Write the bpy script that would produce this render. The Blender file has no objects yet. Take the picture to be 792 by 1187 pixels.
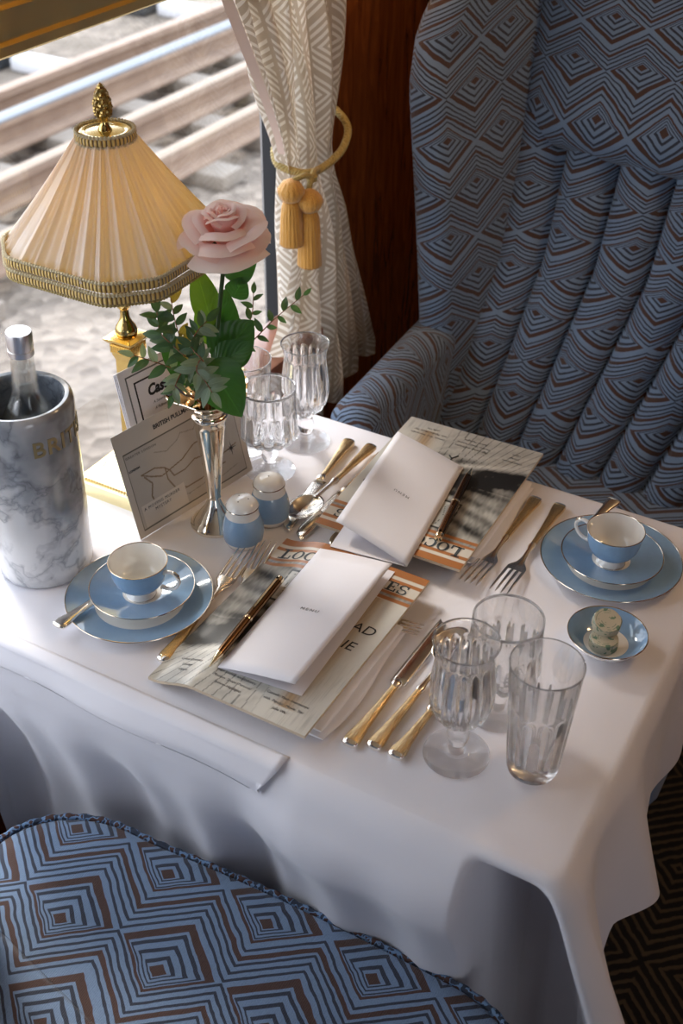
import bpy, bmesh, math, random
from mathutils import Vector, Matrix, noise
random.seed(7)
PI = math.pi
S = bpy.context.scene
COL = S.collection
TZ = 0.74                      # table-top height; everything below is built with table top z=0, lifted at the end
TAGGED = []

# ------------------------------------------------------------------ camera model
FPX, PITCH, ROLL, CH = 1400.75, 0.6351431, -0.01251889, 0.94
A61 = math.radians(61)
Yd = (math.cos(A61), math.sin(A61)); Xd = (math.sin(A61), -math.cos(A61))
def g2w(v): return Vector((v[0]*Xd[0]+v[1]*Xd[1], v[0]*Yd[0]+v[1]*Yd[1], v[2]))
_c, _s = math.cos(PITCH), math.sin(PITCH); _cr, _sr = math.cos(ROLL), math.sin(ROLL)
_r = Vector((1,0,0)); _f = Vector((0,_c,-_s)); _d = Vector((0,-_s,-_c))
CR = g2w(_cr*_r+_sr*_d); CD = g2w(-_sr*_r+_cr*_d); CF = g2w(_f)
CAMP = Vector((0,0,CH))
def ray(px, py): return CR*((px-396)/FPX) + CD*((py-593.5)/FPX) + CF
def at(px, py, depth): return CAMP + ray(px, py)*depth
def onz(px, py, z):
    r = ray(px, py); return CAMP + r*((z-CH)/r.z)
def depth_of(p): return (Vector(p)-CAMP).dot(CF)

# ------------------------------------------------------------------ object helpers
def link(name, me, mat=None, parent=None, smooth=True, sharp=40):
    if mat is not None:
        for m in (mat if isinstance(mat, (list, tuple)) else [mat]): me.materials.append(m)
    o = bpy.data.objects.new(name, me); COL.objects.link(o)
    if smooth:
        me.polygons.foreach_set('use_smooth', [True]*len(me.polygons))
        if sharp: me.set_sharp_from_angle(angle=math.radians(sharp))
    if parent is not None: o.parent = parent
    return o
def obj(name, vf, mat=None, parent=None, smooth=True, sharp=40, uvs=None):
    me = bpy.data.meshes.new(name); me.from_pydata([tuple(v) for v in vf[0]], [], vf[1]); 
    bm = bmesh.new(); bm.from_mesh(me)
    lay = None
    if uvs is not None:
        lay = bm.loops.layers.uv.new('UVMap')
        bm.verts.ensure_lookup_table()
        for f in bm.faces:
            for l in f.loops: l[lay].uv = uvs[l.vert.index]
    bmesh.ops.recalc_face_normals(bm, faces=bm.faces)
    bm.to_mesh(me); bm.free()
    return link(name, me, mat, parent, smooth, sharp)
def tag(o, label, cat, group=None, kind=None):
    if label: o['label'] = label
    if cat: o['category'] = cat
    if group: o['group'] = group
    if kind: o['kind'] = kind
    return o
def empty(name, loc, label=None, cat=None, group=None, rz=0):
    o = bpy.data.objects.new(name, None); COL.objects.link(o); o.location = loc; o.rotation_euler = (0,0,rz)
    o.empty_display_size = .02
    return tag(o, label, cat, group)
def struct(o): o['kind'] = 'structure'; return o
def copy_tree(o, parent=None):
    c = o.copy(); COL.objects.link(c); c.parent = parent
    for ch in [x for x in COL.objects if x.parent == o]: copy_tree(ch, c)
    return c

# ------------------------------------------------------------------ shape helpers (return verts, faces)
def merge(*parts):
    V, F = [], []
    for v, f in parts:
        n = len(V); V += [Vector(p) for p in v]; F += [tuple(i+n for i in q) for q in f]
    return V, F
def xf(vf, M): return [M @ Vector(p) for p in vf[0]], vf[1]
def shift(vf, x=0, y=0, z=0): return [Vector(p)+Vector((x,y,z)) for p in vf[0]], vf[1]
def box(x0,x1,y0,y1,z0,z1):
    return ([(x0,y0,z0),(x1,y0,z0),(x1,y1,z0),(x0,y1,z0),(x0,y0,z1),(x1,y0,z1),(x1,y1,z1),(x0,y1,z1)],
            [(0,3,2,1),(4,5,6,7),(0,1,5,4),(1,2,6,5),(2,3,7,6),(3,0,4,7)])
def bbox_(x0,x1,y0,y1,z0,z1,b=.003,seg=2):
    bm = bmesh.new(); v,f = box(x0,x1,y0,y1,z0,z1)
    vs = [bm.verts.new(p) for p in v]
    for q in f: bm.faces.new([vs[i] for i in q])
    bmesh.ops.bevel(bm, geom=list(bm.edges), offset=b, segments=seg, affect='EDGES', profile=.5)
    bm.verts.index_update()
    r = ([v.co.copy() for v in bm.verts], [tuple(v.index for v in f.verts) for f in bm.faces]); bm.free(); return r
def lathe(prof, seg=48, fn=None, cap0=True, cap1=True):
    V, F = [], []
    for k,(r,z) in enumerate(prof):
        for i in range(seg):
            a = 2*PI*i/seg; rr = r*(fn(k,z,a) if fn else 1)
            V.append((rr*math.cos(a), rr*math.sin(a), z))
    n = len(prof)
    for k in range(n-1):
        for i in range(seg):
            j=(i+1)%seg; F.append((k*seg+i,k*seg+j,(k+1)*seg+j,(k+1)*seg+i))
    if cap0 : F.append(tuple(reversed(range(seg))))
    if cap1 : F.append(tuple((n-1)*seg+i for i in range(seg)))
    return V, F
def tube(pts, rad, seg=8, closed=False):
    pts=[Vector(p) for p in pts]; n=len(pts); V,F=[],[]
    up=None
    for i,p in enumerate(pts):
        if closed: t=pts[(i+1)%n]-pts[i-1]
        else: t=pts[min(i+1,n-1)]-pts[max(i-1,0)]
        t.normalize()
        if up is None:
            up = Vector((0,0,1)) if abs(t.z)<.9 else Vector((1,0,0))
        s=t.cross(up); s.normalize(); up=s.cross(t); up.normalize()
        r=rad[i] if isinstance(rad,(list,tuple)) else rad
        for k in range(seg):
            a=2*PI*k/seg; V.append(p+s*(r*math.cos(a))+up*(r*math.sin(a)))
    m = n if closed else n-1
    for i in range(m):
        j=(i+1)%n
        for k in range(seg):
            l=(k+1)%seg; F.append((i*seg+k,i*seg+l,j*seg+l,j*seg+k))
    if not closed: F.append(tuple(reversed(range(seg)))); F.append(tuple((n-1)*seg+k for k in range(seg)))
    return V,F
def ringloft(rings, cap=True, closed=True):
    V,F=[],[]; m=len(rings[0])
    for r in rings: V+= [Vector(p) for p in r]
    for i in range(len(rings)-1):
        for k in range(m if closed else m-1):
            l=(k+1)%m; F.append((i*m+k,i*m+l,(i+1)*m+l,(i+1)*m+k))
    if cap: F.append(tuple(reversed(range(m)))); F.append(tuple((len(rings)-1)*m+k for k in range(m)))
    return V,F
def sect(cx,cy,cz,hw,ht,n=12,p=2.6):   # section across X-Z at station y
    out=[]
    for k in range(n):
        a=2*PI*(k+.5)/n; c,s=math.cos(a),math.sin(a)
        out.append((cx+hw*math.copysign(abs(c)**(2/p),c), cy, cz+ht*math.copysign(abs(s)**(2/p),s)))
    return out
def grid(nx,ny,fn):
    V=[fn(i/nx,j/ny) for j in range(ny+1) for i in range(nx+1)]
    F=[(j*(nx+1)+i,j*(nx+1)+i+1,(j+1)*(nx+1)+i+1,(j+1)*(nx+1)+i) for j in range(ny) for i in range(nx)]
    return V,F
def thick_grid(nx,ny,fn,t):
    V,F=grid(nx,ny,fn); n=len(V); W=[Vector(v)+Vector((0,0,-t)) for v in V]
    F2=[tuple(i+n for i in reversed(f)) for f in F]
    b=[i for i in range(nx+1)]+[(j)*(nx+1)+nx for j in range(1,ny+1)]+[ny*(nx+1)+i for i in range(nx-1,-1,-1)]+[j*(nx+1) for j in range(ny-1,0,-1)]
    F3=[(b[k],b[(k+1)%len(b)],b[(k+1)%len(b)]+n,b[k]+n) for k in range(len(b))]
    return [Vector(v) for v in V]+W, F+F2+F3
def sm(x,a,b):
    t=max(0,min(1,(x-a)/(b-a))); return t*t*(3-2*t)
def lerp(a,b,t): return a+(b-a)*t
def interp(tab,x):
    if x<=tab[0][0]: return tab[0][1]
    for (a,fa),(b,fb) in zip(tab,tab[1:]):
        if x<=b: return lerp(fa,fb,(x-a)/(b-a))
    return tab[-1][1]
def crv(pts,n):   # catmull-rom
    P=[Vector(p) for p in pts]; P=[2*P[0]-P[1]]+P+[2*P[-1]-P[-2]]; out=[]
    m=len(P)-3
    for i in range(m):
        for k in range(n):
            t=k/n; a,b,c,d=P[i:i+4]
            out.append(.5*((2*b)+(c-a)*t+(2*a-5*b+4*c-d)*t*t+(3*b-a-3*c+d)*t**3))
    out.append(P[-2]); return out
def text_vf(body,size,shear=0,off=0,align='CENTER',sx=1,ext=.0002,space=1):
    cu=bpy.data.curves.new('t','FONT'); cu.body=body; cu.size=size; cu.shear=shear; cu.offset=off; cu.align_x=align
    cu.extrude=ext; cu.space_character=space; cu.resolution_u=3
    o=bpy.data.objects.new('t',cu); COL.objects.link(o)
    dg=bpy.context.evaluated_depsgraph_get(); ev=o.evaluated_get(dg); me=ev.to_mesh()
    V=[Vector((v.co.x*sx,v.co.y,v.co.z)) for v in me.vertices]; F=[tuple(p.vertices) for p in me.polygons]
    ev.to_mesh_clear(); bpy.data.objects.remove(o); bpy.data.curves.remove(cu)
    return V,F
def frame(origin, xax, yax):
    x=Vector(xax).normalized(); z=x.cross(Vector(yax)).normalized(); y=z.cross(x)
    M=Matrix.Identity(4)
    for i in range(3): M[i][0]=x[i];M[i][1]=y[i];M[i][2]=z[i];M[i][3]=origin[i]
    return M

# ------------------------------------------------------------------ materials
class NT:
    def __init__(s,name):
        s.m=bpy.data.materials.new(name); s.m.use_nodes=True; s.t=s.m.node_tree; s.n=s.t.nodes; s.l=s.t.links
        s.b=s.n['Principled BSDF']; s.out=s.n['Material Output']
    def set(s,sock,v):
        if hasattr(v,'is_linked') or isinstance(v,bpy.types.NodeSocket): s.l.new(v,sock)
        else: sock.default_value=v
    def node(s,t,**k):
        nd=s.n.new(t)
        for a,v in k.items(): setattr(nd,a,v)
        return nd
    def math(s,op,a,b=0.,c=None):
        nd=s.node('ShaderNodeMath',operation=op); s.set(nd.inputs[0],a); s.set(nd.inputs[1],b)
        if c is not None: s.set(nd.inputs[2],c)
        return nd.outputs[0]
    def mix(s,f,a,b):
        nd=s.node('ShaderNodeMix',data_type='RGBA'); s.set(nd.inputs[0],f); s.set(nd.inputs[6],a); s.set(nd.inputs[7],b); return nd.outputs[2]
    def ramp(s,f,stops,interp='LINEAR'):
        nd=s.node('ShaderNodeValToRGB'); nd.color_ramp.interpolation=interp; e=nd.color_ramp.elements
        while len(e)<len(stops): e.new(1)
        for x,(p,c) in zip(e,stops): x.position=p; x.color=c if len(c)==4 else (*c,1)
        s.set(nd.inputs[0],f); return nd.outputs[0]
    def coord(s,kind='Object',scale=None):
        o=s.node('ShaderNodeTexCoord').outputs[kind]
        if scale:
            mp=s.node('ShaderNodeMapping'); mp.inputs['Scale'].default_value=scale; s.l.new(o,mp.inputs[0]); o=mp.outputs[0]
        return o
    def noise(s,vec,scale,detail=2,rough=.5,out='Fac',dist=0):
        nd=s.node('ShaderNodeTexNoise'); nd.inputs['Scale'].default_value=scale; nd.inputs['Detail'].default_value=detail
        nd.inputs['Roughness'].default_value=rough; nd.inputs['Distortion'].default_value=dist; s.l.new(vec,nd.inputs['Vector']); return nd.outputs[out]
    def bump(s,h,strength=.3,dist=.001,nrm=None):
        nd=s.node('ShaderNodeBump'); nd.inputs['Strength'].default_value=strength; nd.inputs['Distance'].default_value=dist
        s.l.new(h,nd.inputs['Height']); 
        if nrm is not None: s.l.new(nrm,nd.inputs['Normal'])
        s.l.new(nd.outputs[0],s.b.inputs['Normal']); return nd.outputs[0]
    def p(s,**k):
        for a,v in k.items():
            s.set(s.b.inputs[a.replace('_',' ')],v)
        return s.m
def c4(r,g,b): return (r,g,b,1)
def srgb(r,g,b):
    f=lambda x:(x/255/12.92 if x/255<=.04045 else ((x/255+.055)/1.055)**2.4)
    return (f(r),f(g),f(b),1)
def plain(name,col,rough=.5,metal=0,**k):
    n=NT(name); return n.p(Base_Color=col,Roughness=rough,Metallic=metal,**k)
def metal(name,col,rough=.12,bump=0,scale=(1,1,1),ns=40):
    n=NT(name); co=n.coord('Object',scale); nz=n.noise(co,ns,3)
    if bump: n.bump(nz,bump,.0006)
    return n.p(Base_Color=col,Metallic=1.0,Roughness=n.math('MULTIPLY_ADD',nz,rough*.6,rough*.7))
M_silver=metal('silver',c4(.95,.90,.82),.15)
M_handle=metal('engraved_silver_gilt',c4(.80,.60,.33),.24,bump=.8,scale=(110,2.5,110),ns=12)
M_gilt=metal('gilt_metal',c4(.86,.72,.5),.14)
M_brass=metal('polished_brass',c4(.72,.53,.20),.14)
M_brassd=metal('antique_brass',c4(.50,.36,.13),.28,bump=.2,ns=200)
M_brassp=metal('pale_brass',c4(.86,.76,.45),.18)
M_steel=metal('screw_cap_aluminium',c4(.82,.82,.86),.32)
M_vase=metal('vase_silver',c4(.92,.83,.70),.07)
M_rim=metal('platinum_rim',c4(.72,.62,.5),.15)
M_pen=metal('pen_dark_bronze',c4(.20,.11,.06),.16)
def m_china(name,col):
    n=NT(name); nz=n.noise(n.coord('Object'),220,3,.6)
    col2=n.mix(n.math('MULTIPLY',nz,.35),col,c4(*(min(1,x*1.35) for x in col[:3])))
    return n.p(Base_Color=col2,Roughness=.08,Coat_Weight=.6,Coat_Roughness=.03)
M_china=plain('white_china',c4(.86,.84,.80),.10,Coat_Weight=.6)
M_blue=m_china('blue_glaze',c4(.24,.385,.57))
M_glass=None
def mk_glass(name,tint=(1,1,1),rough=0.,clear=.36,bumps=False):
    n=NT(name); n.p(Base_Color=c4(*tint),Roughness=rough,Transmission_Weight=1.0,IOR=1.5)
    tr=n.node('ShaderNodeBsdfTransparent'); mx=n.node('ShaderNodeMixShader'); mx.inputs[0].default_value=clear
    n.l.new(n.b.outputs[0],mx.inputs[1]); n.l.new(tr.outputs[0],mx.inputs[2]); n.l.new(mx.outputs[0],n.out.inputs[0])
    return n.m
M_glass=mk_glass('cut_glass',clear=.14)
M_glassf=mk_glass('clear_glass_foot',clear=.5)
M_bottle=mk_glass('pale_green_bottle_glass',(.95,.985,.96),clear=.6)
M_water=mk_glass('water',(.97,1,1),clear=.6)
def mk_pane():
    n=NT('window_glass'); fr=n.node('ShaderNodeFresnel'); fr.inputs[0].default_value=1.5
    tr=n.node('ShaderNodeBsdfTransparent'); gl=n.node('ShaderNodeBsdfGlossy'); gl.inputs['Roughness'].default_value=.0
    mx=n.node('ShaderNodeMixShader'); n.l.new(fr.outputs[0],mx.inputs[0]); n.l.new(tr.outputs[0],mx.inputs[1]); n.l.new(gl.outputs[0],mx.inputs[2])
    n.l.new(mx.outputs[0],n.out.inputs[0]); return n.m
M_pane=mk_pane()
def mk_cloth():
    n=NT('white_damask_linen'); co=n.coord('Object')
    w1=n.node('ShaderNodeTexWave',wave_type='BANDS',bands_direction='X'); w1.inputs['Scale'].default_value=420; w1.inputs['Distortion'].default_value=1.5
    w2=n.node('ShaderNodeTexWave',wave_type='BANDS',bands_direction='Y'); w2.inputs['Scale'].default_value=420; w2.inputs['Distortion'].default_value=1.5
    n.l.new(co,w1.inputs[0]); n.l.new(co,w2.inputs[0])
    h=n.math('ADD',w1.outputs['Fac'],w2.outputs['Fac']); b1=n.bump(h,.12,.0004)
    nz=n.noise(co,5,3,.5); n.bump(nz,.28,.02,b1)
    c=n.mix(n.noise(co,9,4),c4(.775,.755,.80),c4(.82,.80,.84))
    return n.p(Base_Color=c,Roughness=.62,Sheen_Weight=.25,Sheen_Roughness=.4)
M_cloth=mk_cloth()
M_napkin=plain('napkin_linen',c4(.88,.86,.89),.7,Sheen_Weight=.2)
def mk_uphol(name,a=.068,b=.040,hz=.040,bright=1.0):
    n=NT(name); uv=n.coord('UV'); sx=n.node('ShaderNodeSeparateXYZ'); n.l.new(uv,sx.inputs[0])
    wob=n.math('MULTIPLY',n.math('SUBTRACT',n.noise(uv,45,2),.5),.004)
    u=n.math('ADD',sx.outputs[0],n.math('MULTIPLY',wob,.7)); v=n.math('ADD',sx.outputs[1],wob); p=b+hz
    up=n.math('PINGPONG',u,a); vp=n.math('PINGPONG',v,p)
    w=n.math('MULTIPLY_ADD',up,-b/a,b)
    s_=n.math('SUBTRACT',vp,w)
    # signed height, to push the centre of every lozenge towards one corner
    vm=n.math('SUBTRACT',n.math('FLOORED_MODULO',n.math('ADD',v,p),2*p),p)
    sg=n.math('SIGN',vm)
    k=n.math('MULTIPLY_ADD',sg,.62,1.22)         # 1.84 on one side, .60 on the other
    inA=n.math('LESS_THAN',s_,0.); inB=n.math('GREATER_THAN',s_,hz)
    um=n.math('SUBTRACT',n.math('FLOORED_MODULO',n.math('ADD',u,a),2*a),a)
    top_=n.math('SUBTRACT',w,vm); bot_=n.math('ADD',w,vm)
    dA=n.math('MINIMUM',n.math('MULTIPLY',top_,1.9),n.math('MULTIPLY',bot_,.68))
    # lower family lozenges: distance measured from their own rims
    wB=n.math('MULTIPLY',up,b/a); vB=n.math('MULTIPLY',n.math('SUBTRACT',p,vp),sg)
    dB=n.math('MINIMUM',n.math('MULTIPLY',n.math('SUBTRACT',wB,vB),.68),n.math('MULTIPLY',n.math('ADD',wB,vB),1.9))
    d=n.math('ADD',n.math('MULTIPLY',inA,dA),n.math('MULTIPLY',inB,dB))
    inz=n.math('ADD',inA,inB)
    st=.0078
    frA=n.math('FRACT',n.math('DIVIDE',d,st)); frZ=n.math('FRACT',n.math('DIVIDE',s_,hz/5))
    fr=n.math('ADD',n.math('MULTIPLY',inz,frA),n.math('MULTIPLY',n.math('SUBTRACT',1.,inz),frZ))
    dark=n.ramp(fr,[(0,(0,0,0)),(.58,(1,1,1)),(.97,(0,0,0))],'CONSTANT')
    brA=n.ramp(n.math('DIVIDE',d,b),[(0,(0,0,0)),(.10,(1,1,1)),(.25,(0,0,0)),(.84,(1,1,1))],'CONSTANT')
    brZ=n.ramp(n.math('DIVIDE',s_,hz),[(0,(0,0,0)),(.30,(1,1,1)),(.44,(0,0,0))],'CONSTANT')
    brown=n.math('ADD',n.math('MULTIPLY',inz,brA),n.math('MULTIPLY',n.math('SUBTRACT',1.,inz),brZ))
    blend=n.noise(uv,900,2,.7); k=bright
    blue=n.mix(blend,c4(.09*k,.145*k,.25*k),c4(.30*k,.41*k,.57*k))
    dk=n.mix(blend,c4(.012*k,.016*k,.03*k),c4(.05*k,.058*k,.085*k))
    br=n.mix(blend,c4(.035*k,.016*k,.012*k),c4(.12*k,.058*k,.042*k))
    c=n.mix(dark,blue,dk); c=n.mix(brown,c,br)
    w1=n.node('ShaderNodeTexWave',wave_type='BANDS',bands_direction='X'); w1.inputs['Scale'].default_value=140; w1.inputs['Distortion'].default_value=2; w1.inputs['Detail'].default_value=1
    n.l.new(uv,w1.inputs[0])
    h=n.math('ADD',n.math('MULTIPLY',fr,.8),n.math('ADD',w1.outputs['Fac'],n.noise(uv,700,2)))
    n.bump(h,.55,.0012)
    return n.p(Base_Color=c,Roughness=.9,Sheen_Weight=.2,Sheen_Roughness=.5)
M_uph=mk_uphol('blue_brown_lozenge_moquette',bright=1.05)
def mk_piping():
    n=NT('twisted_cord'); co=n.coord('UV'); nz=n.noise(n.coord('Object'),130,1)
    c=n.ramp(nz,[(0,(.035,.045,.07)),(.46,(.16,.26,.42)),(.56,(.07,.035,.028))],'CONSTANT'); n.bump(nz,1,.003)
    return n.p(Base_Color=c,Roughness=.9)
M_piping=mk_piping()
def mk_marble():
    n=NT('grey_veined_marble'); mp0=n.node('ShaderNodeMapping'); mp0.inputs['Location'].default_value=(.31,.12,.55); n.l.new(n.coord('Object'),mp0.inputs[0]); co=mp0.outputs[0]
    d=n.noise(co,9,4,.6,'Color'); vm=n.node('ShaderNodeVectorMath',operation='MULTIPLY_ADD'); n.l.new(d,vm.inputs[0]); vm.inputs[1].default_value=(.12,.12,.12); n.l.new(co,vm.inputs[2])
    v1=n.noise(vm.outputs[0],11,5,.55); r1=n.math('ABSOLUTE',n.math('SUBTRACT',v1,.5))
    big=n.noise(vm.outputs[0],5.5,3,.5)
    base=n.ramp(big,[(.36,(.13,.145,.17)),(.47,(.42,.435,.46)),(.57,(.72,.71,.71)),(1,(.86,.84,.81))])
    vein=n.ramp(r1,[(0,(.55,.56,.58)),(.014,(.78,.78,.79)),(.05,(1,1,1))])
    mx=n.node('ShaderNodeMix',data_type='RGBA',blend_type='MULTIPLY'); mx.inputs[0].default_value=1; n.l.new(base,mx.inputs[6]); n.l.new(vein,mx.inputs[7])
    return n.p(Base_Color=mx.outputs[2],Roughness=.16,Coat_Weight=.5,Coat_Roughness=.08)
M_marble=mk_marble()
def mk_wood(name,c1,c2,rough=.18,scale=(1,1,1)):
    n=NT(name); co=n.coord('Object',scale); nz=n.noise(co,6,6,.6,dist=1.2)
    return n.p(Base_Color=n.ramp(nz,[(.3,c1),(.7,c2)]),Roughness=rough,Coat_Weight=.6,Coat_Roughness=.06)
M_wood=mk_wood('mahogany_veneer',(.115,.030,.009),(.33,.095,.022),scale=(8,8,1.2))
M_woodd=mk_wood('dark_mahogany',(.06,.018,.008),(.14,.045,.015),scale=(4,4,1))
M_sill=mk_wood('sill_leather_brown',(.16,.055,.025),(.28,.10,.045),.4)
def mk_shade():
    n=NT('pleated_silk_shade'); uv=n.coord('UV'); mp=n.node('ShaderNodeMapping'); mp.inputs['Scale'].default_value=(8,260,1); n.l.new(uv,mp.inputs[0])
    nz=n.noise(mp.outputs[0],3.,3,.7); n.bump(nz,.45,.0015)
    c=n.mix(nz,c4(.84,.79,.79),c4(.95,.93,.93)); n.p(Base_Color=c,Roughness=.6,Sheen_Weight=.3)
    tl=n.node('ShaderNodeBsdfTranslucent'); tc=n.mix(nz,c4(1,.62,.06),c4(1,.78,.16)); n.l.new(tc,tl.inputs[0])
    mx=n.node('ShaderNodeMixShader'); mx.inputs[0].default_value=.36; n.l.new(n.b.outputs[0],mx.inputs[1]); n.l.new(tl.outputs[0],mx.inputs[2]); n.l.new(mx.outputs[0],n.out.inputs[0])
    return n.m
M_shade=mk_shade()
def mk_braid(name,bars=1):
    n=NT(name); uv=n.coord('UV'); sx=n.node('ShaderNodeSeparateXYZ'); n.l.new(uv,sx.inputs[0])
    f=n.math('FRACT',n.math('MULTIPLY',sx.outputs[0],bars))
    t=n.math('SINE',n.math('MULTIPLY',f,PI))
    c=n.ramp(t,[(0,(.05,.025,.008)),(.30,(.24,.13,.03)),(.55,(.66,.42,.10)),(1,(.88,.63,.20))])
    n.bump(t,1,.002)
    return n.p(Base_Color=c,Roughness=.5,Sheen_Weight=.3)
def mk_cord(name,c1,c2,k=900):
    n=NT(name); nz=n.noise(n.coord('Object'),k,1); n.bump(nz,.8,.001)
    return n.p(Base_Color=n.mix(nz,c1,c2),Roughness=.75,Sheen_Weight=.3)
M_cream=mk_cord('cream_cord',c4(.42,.33,.17),c4(.86,.76,.52))
M_goldth=mk_cord('gold_thread',c4(.42,.22,.035),c4(.80,.48,.11),300)
def mk_tassel():
    n=NT('gold_silk_tassel'); co=n.coord('Object',(1,1,.03)); nz=n.noise(co,520,2,.6); n.bump(nz,1,.002)
    return n.p(Base_Color=n.mix(nz,c4(.42,.19,.018),c4(.78,.40,.06)),Roughness=.55,Sheen_Weight=.5)
M_tassel=mk_tassel()
M_rope=mk_cord('old_gold_rope',c4(.20,.14,.03),c4(.55,.42,.15),260)
def mk_curtain():
    n=NT('cream_lattice_jacquard'); uv=n.coord('UV'); sx=n.node('ShaderNodeSeparateXYZ'); n.l.new(uv,sx.inputs[0])
    a,b,hz=.046,.038,.034
    up=n.math('PINGPONG',sx.outputs[0],a); vp=n.math('PINGPONG',sx.outputs[1],b+hz)
    q=n.math('ABSOLUTE',n.math('SUBTRACT',n.math('SUBTRACT',vp,n.math('MULTIPLY_ADD',up,-b/a,b)),hz/2))
    fr=n.math('FRACT',n.math('DIVIDE',q,.0115))
    m=n.ramp(fr,[(0,(0,0,0)),(.5,(1,1,1))],'CONSTANT'); gap=n.math('GREATER_THAN',n.math('PINGPONG',n.math('ADD',sx.outputs[0],.011),.017),.0035)
    mm=n.math('MULTIPLY',m,gap)
    c=n.mix(mm,c4(.56,.48,.38),c4(.88,.84,.77)); n.bump(mm,.4,.001)
    n.p(Base_Color=c,Roughness=.6,Sheen_Weight=.3)
    tl=n.node('ShaderNodeBsdfTranslucent'); n.l.new(c,tl.inputs[0]); mx=n.node('ShaderNodeMixShader'); mx.inputs[0].default_value=.25
    n.l.new(n.b.outputs[0],mx.inputs[1]); n.l.new(tl.outputs[0],mx.inputs[2]); n.l.new(mx.outputs[0],n.out.inputs[0]); return n.m
M_curtain=mk_curtain()
M_lining=plain('pink_lining',c4(.70,.56,.50),.7)
def mk_paper(name,col,rough=.55):
    n=NT(name); nz=n.noise(n.coord('Object'),600,2); n.bump(nz,.05,.0005); return n.p(Base_Color=n.mix(nz,col,c4(*(x*.97 for x in col[:3]))),Roughness=rough)
M_paper=mk_paper('white_card',c4(.79,.765,.80))
M_paper2=mk_paper('cream_card',c4(.62,.56,.50))
M_ink=plain('black_ink',c4(.015,.015,.015),.6)
M_inkg=plain('grey_ink',c4(.14,.14,.14),.6)
M_inkblue=plain('slate_ink',c4(.035,.045,.05),.6)
M_page=plain('page_edges',c4(.62,.50,.36),.7)
def mk_vcol(name,rough=.32):
    n=NT(name); at_=n.node('ShaderNodeVertexColor'); at_.layer_name='paint'; return n.p(Base_Color=at_.outputs[0],Roughness=rough,Coat_Weight=.25,Coat_Roughness=.25)
M_print=mk_vcol('printed_cover'); M_printm=mk_vcol('printed_card',.6)
def mk_leaf(name,c1,c2):
    n=NT(name); nz=n.noise(n.coord('Object'),60,3,.6); uv=n.coord('UV'); sx=n.node('ShaderNodeSeparateXYZ'); n.l.new(uv,sx.inputs[0])
    d=n.math('ABSOLUTE',n.math('SUBTRACT',sx.outputs[0],.5)); vn=n.math('SINE',n.math('MULTIPLY',n.math('ADD',sx.outputs[1],n.math('MULTIPLY',d,-.8)),48.))
    mid=n.ramp(d,[(0,(1,1,1)),(.03,(.0,.0,.0))]); h=n.math('ADD',n.math('MULTIPLY',vn,.5),nz); n.bump(h,.35,.0012)
    c=n.mix(n.math('MULTIPLY',mid,.5),n.mix(nz,c1,c2),c4(*(min(1,x*1.8) for x in c2[:3])))
    n.p(Base_Color=c,Roughness=.38); tl=n.node('ShaderNodeBsdfTranslucent'); n.set(tl.inputs[0],c4(c2[0]*2.2,c2[1]*2.2,c2[2]*1.0)); mx=n.node('ShaderNodeMixShader'); mx.inputs[0].default_value=.25
    n.l.new(n.b.outputs[0],mx.inputs[1]); n.l.new(tl.outputs[0],mx.inputs[2]); n.l.new(mx.outputs[0],n.out.inputs[0]); return n.m
M_leaf=mk_leaf('rose_leaf',c4(.016,.07,.018),c4(.045,.15,.03))
M_leafy=mk_leaf('young_rose_leaf',c4(.05,.16,.02),c4(.14,.28,.03))
M_euc=mk_leaf('eucalyptus_leaf',c4(.10,.16,.12),c4(.25,.32,.25))
M_eucd=mk_leaf('dark_eucalyptus_leaf',c4(.02,.06,.03),c4(.06,.13,.06))
M_eucy=mk_leaf('yellow_eucalyptus_leaf',c4(.25,.20,.03),c4(.45,.36,.08))
M_stem=plain('green_stem',c4(.03,.07,.015),.5); M_twig=plain('red_brown_twig',c4(.22,.08,.03),.5)
def mk_petal():
    n=NT('pale_pink_petal'); uv=n.coord('UV'); sx=n.node('ShaderNodeSeparateXYZ'); n.l.new(uv,sx.inputs[0])
    c=n.ramp(sx.outputs[1],[(0,(.90,.45,.38)),(.45,(.95,.68,.63)),(.8,(.97,.84,.80)),(.97,(.94,.87,.79))])
    n.p(Base_Color=c,Roughness=.5,Sheen_Weight=.2); tl=n.node('ShaderNodeBsdfTranslucent'); n.set(tl.inputs[0],c4(1,.62,.55)); mx=n.node('ShaderNodeMixShader'); mx.inputs[0].default_value=.4
    n.l.new(n.b.outputs[0],mx.inputs[1]); n.l.new(tl.outputs[0],mx.inputs[2]); n.l.new(mx.outputs[0],n.out.inputs[0]); return n.m
M_petal=mk_petal()

# ------------------------------------------------------------------ room shell
FZ=-TZ
def mk_carpet():
    n=NT('dark_patterned_carpet'); co=n.coord('Object'); sx=n.node('ShaderNodeSeparateXYZ'); n.l.new(co,sx.inputs[0])
    up=n.math('PINGPONG',sx.outputs[0],.12); q=n.math('ADD',n.math('PINGPONG',sx.outputs[1],.2),n.math('MULTIPLY',up,.9))
    nz=n.noise(co,60,2); fr=n.math('FRACT',n.math('ADD',n.math('DIVIDE',q,.022),n.math('MULTIPLY',nz,.5)))
    m=n.ramp(fr,[(0,(0,0,0)),(.55,(0,0,0)),(.7,(1,1,1))])
    c=n.mix(m,c4(.006,.006,.008),c4(.085,.062,.04)); n.bump(n.noise(co,500,2),1,.003)
    return n.p(Base_Color=c,Roughness=.95)
struct(obj('floor',box(-1.05,1.5,-1.7,3.4,FZ-.04,FZ),mk_carpet(),smooth=False))
M_ceil=plain('cream_ceiling',c4(.75,.70,.60),.6)
struct(obj('ceiling',box(-1.05,1.5,-1.7,3.4,1.35,1.39),M_ceil,smooth=False))
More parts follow.
